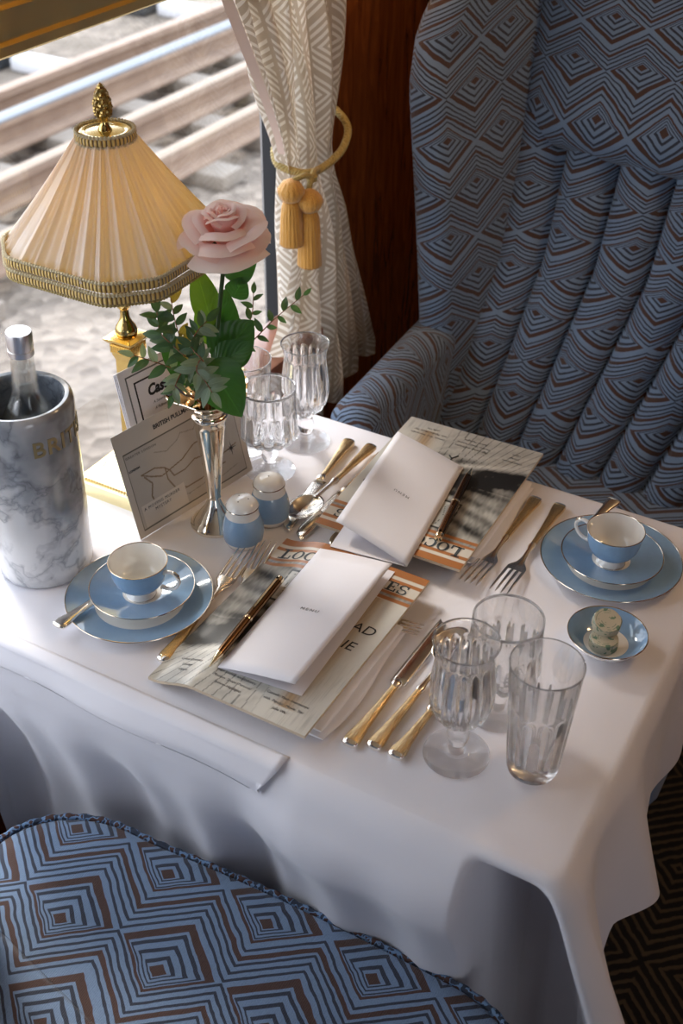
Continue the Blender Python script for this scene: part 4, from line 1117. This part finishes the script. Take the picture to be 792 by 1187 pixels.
sprig('bushy mixed sprig in the middle below the rose',[(235,418),(222,402),(228,385),(240,372)],18,.019,[M_eucd,M_euc,M_eucd],-.04,-.03,start=.4,seed=12)
sprig('leafy sprig leaning to the upper left beside the lamp column',[(222,420),(200,400),(186,385),(182,362)],14,.022,[M_eucd,M_eucd,M_eucy],-.03,-.02,start=.4,seed=15)

# ------------------------------------------------------------------ china
def shaker(x,y,label,holes,rz=0):
    r=empty('condiment_shaker',(x,y,0),label,'shaker',rz=rz)
    fw=[(.0205,0),(.022,.001),(.0245,.006),(.0252,.009)]; bl_=[(.0252,.009),(.0265,.017),(.0266,.023),(.0250,.032),(.0222,.041),(.0212,.044)]; nk=[(.0212,.044),(.0203,.049),(.0206,.0555)]
    dm=[(.0203,.0568),(.0192,.0605),(.0155,.0645),(.010,.0665),(.001,.0673)]
    obj('shaker_base',lathe(fw,48,cap1=False),M_china,r); obj('shaker_body',lathe(bl_,48,cap0=False,cap1=False),M_blue,r); obj('shaker_collar',lathe(nk,48,cap0=False,cap1=False),M_china,r)
    obj('metal_rim',lathe([(.0204,.0553),(.0209,.0560),(.0204,.0568)],48,cap0=False,cap1=False),M_rim,r); d=obj('shaker_dome',lathe(dm,48,cap0=False),M_china,r)
    hs=[shift(lathe([(.0009,0),(.0009,.0004)],8),.008*math.cos(a)*(holes>1),.008*math.sin(a)*(holes>1),.0664 if holes>1 else .0672) for a in [2*PI*i/holes+.5 for i in range(holes)]]
    obj('pouring_holes',merge(*hs),M_ink,d)
    return r
shaker(-.6945,.9985,'blue and white china shaker with several holes, nearer the camera beside the vase',3)
shaker(-.6915,1.056,'blue and white china shaker with one hole, behind the other shaker',1)
def rimring(r,z,t=.0007): 
    return tube([(r*math.cos(2*PI*i/96),r*math.sin(2*PI*i/96),z) for i in range(96)],t,6,True)
def plate(x,y,z0,label,cat_group):
    r=empty('side_plate',(x,y,z0),label,'plate')
    wl_=[(.001,.0025),(.050,.0028),(.0535,.0036)]; rm=[(.0535,.0036),(.070,.0085),(.0850,.0125),(.0867,.0132)]
    und=[(.0868,.0124),(.085,.0108),(.070,.0065),(.054,.001),(.040,.0),(.001,.0)]
    obj('plate_well',lathe(wl_,96,cap0=False,cap1=False),M_china,r); obj('plate_rim',lathe(rm,96,cap0=False,cap1=False),M_blue,r); obj('plate_underside',lathe(und+[(.0001,0)],96,cap0=False,cap1=False),M_china,r)
    obj('metal_rim',rimring(.0866,.0131),M_rim,r); return r
def saucer(x,y,z0,label):
    r=empty('saucer',(x,y,z0),label,'saucer')
    obj('saucer_well',lathe([(.001,.0042),(.021,.0042),(.0235,.0045)],64,cap0=False,cap1=False),M_china,r)
    obj('saucer_rim',lathe([(.0235,.0045),(.040,.0085),(.055,.0128),(.0618,.0152)],96,cap0=False,cap1=False),M_blue,r)
    obj('saucer_underside',lathe([(.0619,.0144),(.055,.0112),(.040,.006),(.028,.001),(.0265,0),(.001,0)],96,cap0=False,cap1=False),M_china,r)
    obj('metal_rim',rimring(.0618,.0150),M_rim,r); return r
def cup(x,y,z0,label,rz):
    r=empty('teacup',(x,y,z0),label,'cup',rz=rz)
    foot=[(.0010,.0),(.0175,.0),(.0178,.002),(.0150,.006),(.0135,.0085),(.0150,.011),(.0195,.0135)]
    body=[(.0195,.0135),(.0265,.019),(.0308,.027),(.0328,.036),(.0342,.0475),(.0346,.0495)]
    ins=[(.0346,.0498),(.0335,.0492),(.0318,.036),(.0295,.027),(.025,.020),(.018,.0155),(.001,.0145)]
    obj('cup_foot',lathe(foot,64,cap1=False,cap0=False),M_china,r); obj('cup_body',lathe(body,72,cap0=False,cap1=False),M_blue,r); obj('cup_lining',lathe(ins,72,cap0=False,cap1=False),M_china,r)
    obj('metal_rim',rimring(.0344,.0499,.0006),M_rim,r); obj('foot_ring',rimring(.0177,.0016,.0005),M_rim,r)
    hp=crv([(.0315,0,.0405),(.037,0,.0435),(.044,0,.0445),(.0505,0,.040),(.052,0,.032),(.047,0,.0235),(.038,0,.0190),(.0285,0,.0195)],5)
    obj('cup_handle',tube(hp,[.0030-.0008*math.sin(PI*i/(len(hp)-1)) for i in range(len(hp))],10),M_china,r)
    obj('handle_accent',tube([p+Vector((.0012,0,.0006)) for p in hp[9:18]],[.0003,.0014,.0019,.002,.002,.002,.0019,.0014,.0003],8),M_rim,r)
    return r
PLx,PLy,PRx,PRy=-.737,.839,-.276,1.187
plate(PLx,PLy,0,'blue-rimmed china side plate under the left teacup, nearer the camera',None)
plate(PRx,PRy,0,'blue-rimmed china side plate at the right edge of the table, under the right teacup',None)
SZ=.0085
saucer(-.7355,.8435,SZ,'blue china saucer stacked on the left side plate beside the marble cooler')
saucer(-.2745,1.1825,SZ,'blue china saucer stacked on the right-hand side plate near the far armchair')
cup(-.7345,.8395,SZ+.0045,'blue and white teacup nearest the marble cooler, handle pointing right',math.radians(-4+13))
cup(-.2735,1.1765,SZ+.0045,'blue and white teacup on the right-hand saucer, handle pointing towards the menus',math.radians(180-8))
# dish with sweets
ds=empty('sweet_dish',(-.231,1.043,0),'small blue-lined china dish holding two wrapped sweets, below the right plate','dish')
obj('dish_outside',lathe([(.001,0),(.020,0),(.022,.001),(.033,.006),(.041,.013),(.0452,.0205)],72,cap0=False,cap1=False),M_china,ds)
obj('dish_lining',lathe([(.0450,.0210),(.040,.0142),(.032,.0078),(.0255,.0052)],72,cap0=False,cap1=False),M_blue,ds)
obj('dish_well',lathe([(.0255,.0052),(.022,.0045),(.001,.0042)],64,cap0=False,cap1=False),M_china,ds)
obj('metal_rim',rimring(.0451,.0208),M_rim,ds)
def mk_wrap():
    n=NT('green_printed_paper_wrap'); co=n.coord('Object'); vo=n.node('ShaderNodeTexWave',wave_type='RINGS',rings_direction='Z'); vo.inputs['Scale'].default_value=110; vo.inputs['Distortion'].default_value=1.5; vo.inputs['Detail'].default_value=2
    n.l.new(co,vo.inputs[0]); nz_=n.noise(co,110,2)
    m=n.math('MULTIPLY',n.math('GREATER_THAN',vo.outputs['Fac'],.72),n.math('GREATER_THAN',nz_,.47)); g=n.math('GREATER_THAN',n.noise(co,95,1),.60)
    c=n.mix(m,c4(.50,.44,.32),c4(.24,.28,.20)); c=n.mix(g,c,c4(.12,.20,.13)); return n.p(Base_Color=c,Roughness=.45)
M_wrap=mk_wrap()
def sweet(loc,rot,label):
    r=empty('wrapped_sweet',loc,label,'sweet'); r.rotation_euler=rot
    obj('sweet_wrapper',lathe([(.001,0),(.0145,0),(.0160,.0008),(.0163,.006),(.0160,.0116),(.0148,.0126),(.001,.0126)],40,lambda k,z,a:1+.03*abs(math.sin(a*3.5))+.01*math.cos(a*5+z*200)),M_wrap,r,sharp=20)
    pl=[shift(xf(box(-.0008,.0008,.0,.012,-.0003,.0004),Matrix.Rotation(.6*k,4,'Z')),0,0,-.0003) for k in range(6)]
    obj('pleat_fold',merge(*pl),M_wrap,r)
    return r
sweet((-.232,1.036,.0048),(0,0,.3),'round green-printed paper-wrapped sweet lying flat in the small dish')
sweet((-.2370,1.053,.0200),(math.radians(16),math.radians(-8),1.0),'green-printed paper-wrapped sweet tilted on top of the other one')

# ------------------------------------------------------------------ glassware
def flute(n,amp,z0,z1,sharp_=True):
    def fn(k,z,a):
        if z<z0 or z>z1: return 1
        e=sm(z,z0,z0+.006)*(1-sm(z,z1-.012,z1)); return 1-amp*e*(1-abs(math.sin(n*a/2)))
    return fn
def dens(prof,step=.004):
    out=[prof[0]]
    for a,b in zip(prof,prof[1:]):
        n=max(1,int(abs(b[1]-a[1])/step))
        for k in range(1,n+1): out.append((lerp(a[0],b[0],k/n),lerp(a[1],b[1],k/n)))
    return out
def smooth_prof(pts,n=4): return [(max(p.x,.0004),p.y) for p in crv([(a,b,0) for a,b in pts],n)]
def make_glass(kind):
    if kind=='goblet':
        o_=smooth_prof([(.0348,.0012),(.030,.0032),(.016,.006),(.009,.010),(.0080,.016),(.0105,.023),(.0118,.030),(.0100,.038),(.0098,.044),(.0150,.050),(.0245,.058),(.0305,.070),(.0330,.086),(.0328,.104),(.0308,.122),(.0292,.136),(.0302,.147),(.0335,.157)])
        i_=smooth_prof([(.0328,.1572),(.0292,.147),(.0280,.136),(.0288,.122),(.0302,.104),(.0300,.086),(.0265,.071),(.018,.061),(.008,.0565),(.0005,.056)])
        fn=flute(16,.17,.052,.140); pr=[(.001,0),(.0335,0),(.0347,.0006)]+o_+i_
    elif kind=='wine':
        o_=smooth_prof([(.0345,.0012),(.030,.0032),(.016,.006),(.0085,.010),(.0078,.015),(.0105,.022),(.0120,.030),(.0105,.038),(.0098,.042),(.016,.046),(.030,.050),(.0375,.056),(.0395,.066),(.0388,.080),(.0378,.098),(.0370,.115),(.0367,.132)])
        i_=smooth_prof([(.0358,.1322),(.0355,.115),(.0358,.098),(.0365,.080),(.0368,.068),(.0345,.059),(.028,.054),(.012,.0515),(.0005,.051)])
        fn=flute(14,.13,.044,.104); pr=[(.001,0),(.0335,0),(.0344,.0006)]+o_+i_
    else:
        o_=smooth_prof([(.0258,.0015),(.0268,.006),(.0274,.014),(.0290,.030),(.0312,.065),(.0335,.10),(.0358,.135),(.0366,.144)])
        i_=smooth_prof([(.0355,.1442),(.0345,.135),(.0320,.10),(.0295,.065),(.0265,.030),(.0245,.018),(.016,.0145),(.0005,.014)])
        fn=flute(12,.12,.016,.096); pr=[(.001,0),(.024,0),(.0256,.0006)]+o_+i_
    pr=dens(pr)
    nout=[i for i,(r,z) in enumerate(pr)]
    top=max(range(len(pr)),key=lambda i:pr[i][1])
    f2=lambda k,z,a: fn(k,z,a) if k<=top else 1
    return pr,f2
MESH={}
def glass(kind,nm,x,y,label,rz=0):
    r=empty(nm,(x,y,.0009),label,'glass',rz=rz)
    if kind not in MESH:
        pr,fn=make_glass(kind); o=obj('glass_body',lathe(pr,144,fn,True,True),[M_glass,M_glassf],r,sharp=0); MESH[kind]=o.data
        if kind!='tumbler':
            for f in o.data.polygons:
                if max(o.data.vertices[i].co.z for i in f.vertices)<.0075: f.material_index=1
    else:
        o=bpy.data.objects.new('glass_body',MESH[kind]); COL.objects.link(o); o.parent=r
    return r
glass('goblet','water_goblet',-.309,.808,'tall fluted cut-glass goblet nearest the camera, beside the knife handles')
glass('goblet','water_goblet',-.745,1.237,'tall fluted cut-glass goblet in front of the curtain',.2)
glass('wine','wine_glass',-.297,.887,'wide-bowled stemmed glass standing behind the near goblet and tumbler')
glass('wine','wine_glass',-.750,1.150,'wide-bowled stemmed glass behind the two shakers',.1)
glass('tumbler','tumbler',-.2345,.831,'straight cut-glass tumbler standing rightmost on the table')
glass('tumbler','tumbler',-.806,1.180,'cut-glass tumbler half hidden behind the rose leaves and wine glass',.1)

# ------------------------------------------------------------------ cutlery (local: handle end at origin, pointing +Y)
def handle_parts(r,L=.098,w=.0090,t=.0042,mt=None):
    st=[(0,w*.86,t*.75),(.003,w*.98,t),(.010,w,t*1.05),(.3*L,w*.74,t*.95),(.6*L,w*.55,t*.85),(.85*L,w*.45,t*.8),(L,w*.42,t*.8)]
    obj('handle',ringloft([sect(0,y,.0045,a,b,16,3) for y,a,b in st[1:]]),mt or M_handle,r,sharp=50)
    obj('end_cap',ringloft([sect(0,-.0022,.0045,w*.35,t*.4,16,2.4),sect(0,-.0012,.0045,w*.75,t*.8,16,2.6),sect(0,.0005,.0045,w*.97,t*1.02,16,3),sect(0,.0038,.0045,w*1.02,t*1.08,16,3)]),M_silver,r,sharp=50)
def make_knife(L=.225,HL=.098,bw_=.0095,mt=None):
    r=empty('table_knife',(0,0,0)); handle_parts(r,HL,.0090,.0042 if mt is None else .0028,mt)
    obj('collar',ringloft([sect(0,y,.0045,a,b,16,2.4) for y,a,b in ((HL-.002,.0048,.0044),(HL+.002,.0062,.0052),(HL+.006,.0066,.0052),(HL+.009,.0050,.0042))]),M_silver,r)
    bl_=[]
    for k in range(13):
        t=k/12; y=HL+.008+(L-HL-.008)*t; hw=bw_*(1-.0*t)*(1 if t<.75 else math.sqrt(max(0,1-((t-.75)/.25)**2))*.98+.02); cx_=-(bw_-hw)*.9 if t>.75 else 0
        bl_.append([(cx_-hw,y,.0032),(cx_-hw*.6,y,.0040),(cx_+hw*.7,y,.0038),(cx_+hw,y,.0032),(cx_+hw*.7,y,.0026),(cx_-hw*.6,y,.0024)])
    obj('blade',ringloft(bl_),M_silver,r,sharp=0); return r
def make_fork(L=.212,HL=.098,w=.0125):
    r=empty('table_fork',(0,0,0)); handle_parts(r,HL,.0086)
    def zc(y): t=(y-HL)/(L-HL); return .0045+.0035*math.sin(PI*t*1.1)*-.4+.010*max(0,t-.15)**1.3*1.0-.006*max(0,t-.7)
    nk=[(HL-.002,.0042,.0036),(HL+.004,.0052,.0036),(HL+.012,.0034,.0028),(HL+.028,.0032,.0020),(HL+.040,.0055,.0014),(HL+.047,w*.80,.0010),(HL+.052,w*.98,.0009),(HL+.060,w,.0009)]
    obj('fork_neck',ringloft([sect(0,y,zc(y),a,b,14,2.4) for y,a,b in nk]),M_silver,r,sharp=60)
    y0=HL+.0585
    for i in range(4):
        x=(-1.5+i)*w*.56; rg=[]
        for k in range(8):
            t=k/7; y=lerp(y0,L,t); xx=x*(1+.03*t); rg.append(sect(xx,y,zc(y),w*.175*(1-.45*t) if t<.97 else w*.04,.0009*(1-.3*t),8,2.4))
        obj('tine',ringloft(rg),M_silver,r,sharp=60)
    return r
def make_spoon(L=.205,HL=.098,bw_=.0205,bl=.060):
    r=empty('soup_spoon',(0,0,0)); handle_parts(r,HL,.0086)
    nk=[(HL-.002,.0042,.0036,.0045),(HL+.003,.0056,.004,.0045),(HL+.010,.0036,.0030,.0045),(HL+.03,.0026,.0020,.0065),(L-bl+.006,.0042,.0012,.0085)]
    obj('spoon_neck',ringloft([sect(0,y,z,a,b,14,2.4) for y,a,b,z in nk]),M_silver,r)
    cyb=L-bl*.5; V=[];F=[]
    nr_,ns_=10,40
    for sgn,zo in ((0,.0),(1,-.0009)):
        for j in range(nr_+1):
            t=j/nr_
            for i in range(ns_):
                a=2*PI*i/ns_; x=bw_*t*math.cos(a); y=bl*.5*t*math.sin(a); x*=1-.12*(y/bl*2)
                V.append((x,cyb+y,.0095-.0080*(1-t**2.2)+zo))
    n1=(nr_+1)*ns_
    for s_ in (0,1):
        for j in range(nr_):
            for i in range(ns_):
                k=(i+1)%ns_; q=(s_*n1+j*ns_+i,s_*n1+j*ns_+k,s_*n1+(j+1)*ns_+k,s_*n1+(j+1)*ns_+i); F.append(q if s_==0 else tuple(reversed(q)))
    for i in range(ns_): k=(i+1)%ns_; F.append((nr_*ns_+i,nr_*ns_+k,n1+nr_*ns_+k,n1+nr_*ns_+i))
    obj('spoon_bowl',(V,F),M_silver,r,sharp=0); return r
PR={}
def cut(kind,x,y,deg,label,z=0,rx=0,cat=None):
    mk={'knife':make_knife,'fork':make_fork,'spoon':make_spoon,'small_knife':lambda:make_knife(.165,.075,.0080),'tea_knife':lambda:make_knife(.165,.075,.0085,M_silver),'small_fork':lambda:make_fork(.165,.078,.0105),'dessert_spoon':lambda:make_spoon(.17,.082,.019,.052)}[kind]
    if kind not in PR: PR[kind]=mk(); o=PR[kind]
    else: o=copy_tree(PR[kind])
    o.name={'small_knife':'butter_knife','tea_knife':'butter_knife','small_fork':'dessert_fork','dessert_spoon':'dessert_spoon'}.get(kind,o.name)
    o.location=(x,y,z); o.rotation_euler=(math.radians(rx),0,math.radians(deg)); tag(o,label,cat or kind.split('_')[-1] if 'spoon' not in kind else 'spoon'); return o
# near setting
cut('fork',-.650,.766,6.5,'silver dinner fork beside the left plate, outermost at the near setting',.0005)
cut('fork',-.622,.795,10.5,'silver fork half hidden under the near magazine, tines showing next to the shaker',0)
cut('knife',-.410,.761,-1.5,'dinner knife with gilt-textured handle, closest to the near napkin')
cut('spoon',-.3865,.770,-3,'soup spoon handle between the two knives at the near setting')
cut('small_knife',-.361,.770,-3,'short knife beside the near goblet, outermost right at the near setting')
cut('small_fork',-.585,.949,-90,'dessert fork lying crosswise under the near magazine, tines poking out to the right',.0)
# far setting (handles at far side)
cut('fork',-.406,1.266,180-1,'dinner fork next to the right magazine, handle pointing to the far armchair')
cut('fork',-.373,1.268,180+.5,'dinner fork between the far magazine and the right plate, nearest the plate')
cut('knife',-.689,1.264,180+7,'dinner knife with golden blade reflection, left of the soup spoon at the far setting')
cut('spoon',-.651,1.260,180-1.5,'soup spoon with its bowl toward the shakers at the far setting',.006)
cut('knife',-.631,1.257,180-2,'table knife partly covered by the far menu')
cut('dessert_spoon',-.525,1.195,180-22,'dessert spoon under the far magazine, bowl poking out in front',0)
cut('tea_knife',-.778,.742,-2,'butter knife resting on the left side plate under the saucer',.0135,-5.5,'knife')
cut('tea_knife',-.310,1.300,180-11,'butter knife resting on the right-hand side plate under the saucer',.0135,-5.5,'knife')

# ------------------------------------------------------------------ napkins
def napkin(x0,x1,y0,y1,label,side):
    r=empty('napkin',((x0+x1)/2,(y0+y1)/2,0),label,'napkin'); o0=Vector(((x0+x1)/2,(y0+y1)/2,0))
    def lay(xa,xb,ya,yb_,za,zb_,ph):
        rings=[]
        n=22
        for j in range(n+1):
            t=j/n; y=lerp(ya,yb_,t); e=math.sin(PI*t)**.15 if 0<t<1 else .0
            bulge=.003*math.sin(PI*t*2+ph)+.006*math.sin(PI*t)
            xe=xb+side*bulge if side>0 else xb; xs=xa+(side*bulge if side<0 else 0); zm=(za+zb_)/2; h_=(zb_-za)/2*(.35+.65*e)
            ring=[]
            for k in range(24):
                a=2*PI*k/24; c,s=math.cos(a),math.sin(a); ring.append(((xs+xe)/2+(xe-xs)/2*math.copysign(abs(c)**(.25),c),y,zm+h_*math.copysign(abs(s)**.8,s)))
            rings.append(ring)
        return ringloft(rings)
    a=obj('napkin_fold',rel(lay(x0,x1,y0,y1,0.0005,.0085,0),o0),M_napkin,r,sharp=50)
    xo=.006*side
    obj('napkin_fold',rel(lay(x0-xo if side>0 else x0-xo*.0+.0,x1-(xo if side>0 else 0),y0+.002,y1-.001,.0083,.0175,1.5),o0),M_napkin,r,sharp=50)
    return r
npL=napkin(-.604,-.436,.753,.943,'folded white napkin under the near magazine, its rolled edge at the right',1)
npR=napkin(-.60,-.418,1.098,1.286,'folded white napkin under the far magazine beside the forks',1)

# ------------------------------------------------------------------ menus
def menu(label,a,b,c,d,e,f,zs0,textang,rev=False):
    """a,b = spine ends; c,d = back panel outer; e,f = front panel outer (xyz)"""
    o0=Vector(a); r=empty('menu_card',o0,label,'menu card')
    def panel(p,q,r_,s_,arch):
        p,q,r_,s_=map(Vector,(p,q,r_,s_))
        def fn(u,v):
            x=(p.lerp(q,v)).lerp(r_.lerp(s_,v),u); return x+Vector((0,0,arch*math.sin(PI*u)))-o0
        return fn
    obj('back_panel',thick_grid(8,8,panel(a,b,c,d,0),.0004),M_paper,r,smooth=False)
    ff=panel((a[0],a[1],a[2]+.0006),(b[0],b[1],b[2]+.0006),e,f,.0012)
    obj('front_panel',thick_grid(12,12,ff,.0004),M_paper,r,sharp=0)
    t=text_vf('MENU',.0068,ext=.0001,space=1.5)
    ux=(Vector(e)-Vector(a)); uy=(Vector(b)-Vector(a)); W_,H_=ux.length,uy.length
    q=[]
    for p in t[0]:
        X,Y=p.x,p.y
        if rev: X,Y=-X,-Y
        sx_=1 if ux.x>0 else -1
        u=.5+sx_*X/W_; v=.5+Y/H_; g=ff(u,v); q.append(g+Vector((0,0,.0004)))
    obj('printed_lettering',(q,t[1]),M_inkg,r,smooth=False); return r
zl=.0240
menu('open folded white menu card on the near magazine, its pen alongside',(-.579,.772,zl),(-.588,1.008,zl),(-.478,.780,zl),(-.488,1.014,zl),(-.4835,.776,.042),(-.489,1.008,.040),0,0)
zr=.0240
menu('folded white menu card on the far magazine, reading upside down',(-.480,1.030,zr),(-.510,1.257,zr),(-.580,1.018,zr),(-.607,1.243,zr),(-.5865,1.044,.044),(-.613,1.262,.046),0,0,True)

# ------------------------------------------------------------------ pens
def pen(p0,p1,label,dark):
    p0=Vector(p0);p1=Vector(p1); L=(p1-p0).length; KR=1.15; y=(p1-p0).normalized(); x=y.cross(Vector((0,0,1))).normalized(); M_=frame(p0,x,y)
    r=empty('ballpoint_pen',p0,label,'pen'); 
    def put(nm,vf,mt,par=r): return obj(nm,[ (M_@Vector(p))-p0 for p in vf[0]] and ([(M_@Vector(p))-p0 for p in vf[0]],vf[1]),mt,par)
    def lp_(pr): 
        v,f=lathe(pr,24); return [Vector((a*1.15,c,b*1.15)) for a,b,c in v],f
    put('pen_tip',lp_([(.0004,0),(.0008,.003),(.0016,.006),(.0040,.020),(.0042,.022)]),M_gilt)
    put('lower_barrel',lp_([(.0041,.022),(.0046,.04),(.0048,L*.5)]),M_pen)
    put('middle_ring',lp_([(.0050,L*.5),(.0052,L*.5+.002),(.0050,L*.5+.004)]),M_gilt)
    put('upper_barrel',lp_([(.0048,L*.5+.004),(.0047,L-.014),(.0045,L-.008)]),M_pen)
    put('end_button',lp_([(.0047,L-.008),(.0048,L-.004),(.0044,L-.001),(.001,L)]),M_gilt)
    put('clip',merge(box(-.0013,.0013,L*.5+.016,L-.006,.0062,.0070),box(-.0013,.0013,L-.010,L-.006,.003,.0070),box(-.0010,.0010,L*.5+.016,L*.5+.018,.0048,.007)),M_gilt)
    return r
pen((-.5845,.764,.0290),(-.5965,.930,.0290),'brown and gold ballpoint pen along the spine of the near menu',0)
pen((-.497,1.256,.0290),(-.469,1.093,.0290),'brown and gold ballpoint pen along the spine of the far menu',0)

# ------------------------------------------------------------------ brass stud on the sill
tag(obj('brass_stud',shift(lathe([(.006,0),(.006,.001),(.004,.003),(.001,.004)],20),-.962,1.405,-.03),M_brass),'small round brass stud on the brown wooden ledge below the curtain','stud')

# ------------------------------------------------------------------ lift everything to real heights
for o in list(COL.objects):
    if o.parent is None: o.location.z+=TZ

# ------------------------------------------------------------------ lights
w=bpy.data.worlds.new('overcast_sky'); S.world=w; w.use_nodes=True; nt=w.node_tree; bg=nt.nodes['Background']
tc=nt.nodes.new('ShaderNodeTexCoord'); sp=nt.nodes.new('ShaderNodeSeparateXYZ'); nt.links.new(tc.outputs['Generated'],sp.inputs[0])
rp_=nt.nodes.new('ShaderNodeValToRGB'); rp_.color_ramp.elements[0].color=(.88,.92,1,1); rp_.color_ramp.elements[1].color=(.76,.86,1,1); nt.links.new(sp.outputs[2],rp_.inputs[0]); nt.links.new(rp_.outputs[0],bg.inputs[0])
bg.inputs[1].default_value=3.1
def portal(x,y0,y1,z0,z1,rot):
    l=bpy.data.lights.new('window_portal','AREA'); l.shape='RECTANGLE'; l.size=(z1-z0); l.size_y=(y1-y0); l.cycles.is_portal=True
    o=bpy.data.objects.new('window_portal',l); COL.objects.link(o); o.location=(x,(y0+y1)/2,(z0+z1)/2+TZ); o.rotation_euler=(0,rot,0)
portal(-1.06,WY0,1.6,WZ0,WZ1,-PI/2)
for a,b in ry: portal(RX+.06,a,b,0,.85,PI/2)
sl_=bpy.data.lights.new('hazy_sun','SUN'); sl_.energy=2.5; sl_.angle=math.radians(14); sl_.color=(1,.95,.88)
so=bpy.data.objects.new('hazy_sun',sl_); COL.objects.link(so); d=Vector((.85,-.46,-.60)); so.rotation_euler=d.to_track_quat('-Z','Y').to_euler()
for (x,y,z,e) in ((.30,1.75,1.12,7.5),(-.1,2.85,1.15,1.5)):
    al=bpy.data.lights.new('ceiling_lamp','POINT'); al.shadow_soft_size=.07; al.energy=e; al.color=(1,.66,.36)
    ao=bpy.data.objects.new('ceiling_lamp',al); COL.objects.link(ao); ao.location=(x,y,z+TZ)
wl_=bpy.data.lights.new('wall_lamp','SPOT'); wl_.energy=7; wl_.color=(1,.55,.22); wl_.spot_size=math.radians(70); wl_.spot_blend=.9; wl_.shadow_soft_size=.04
wo=bpy.data.objects.new('wall_lamp',wl_); COL.objects.link(wo); wo.location=(-.80,1.74,1.12+TZ); wo.rotation_euler=Vector((-.24,-.02,-.62)).to_track_quat('-Z','Y').to_euler()
pl=bpy.data.lights.new('lamp_bulb_light','POINT'); pl.energy=.13; pl.color=(1,.60,.22); pl.shadow_soft_size=.028
po=bpy.data.objects.new('lamp_bulb_light',pl); COL.objects.link(po); po.location=(LX,LY,.375+TZ)

# ------------------------------------------------------------------ camera
cd=bpy.data.cameras.new('camera'); cd.sensor_fit='VERTICAL'; cd.sensor_height=36; cd.sensor_width=24; cd.lens=FPX*36/1187; cd.clip_start=.02; cd.clip_end=200
co=bpy.data.objects.new('camera',cd); COL.objects.link(co)
Mx=Matrix.Identity(4)
for i in range(3): Mx[i][0]=CR[i]; Mx[i][1]=-CD[i]; Mx[i][2]=-CF[i]
Mx[0][3],Mx[1][3],Mx[2][3]=0,0,CH+TZ
co.matrix_world=Mx
cd.dof.use_dof=True; cd.dof.focus_distance=1.42; cd.dof.aperture_fstop=6.3
S.camera=co
S.view_settings.view_transform='Standard'; S.view_settings.look='None'; S.view_settings.gamma=1; S.view_settings.use_curve_mapping=False
S.view_settings.exposure=0.22
S.cycles.use_denoising=True; S.cycles.max_bounces=14; S.cycles.transmission_bounces=14; S.cycles.transparent_max_bounces=16; S.cycles.sample_clamp_indirect=6
S.cycles.blur_glossy=.05
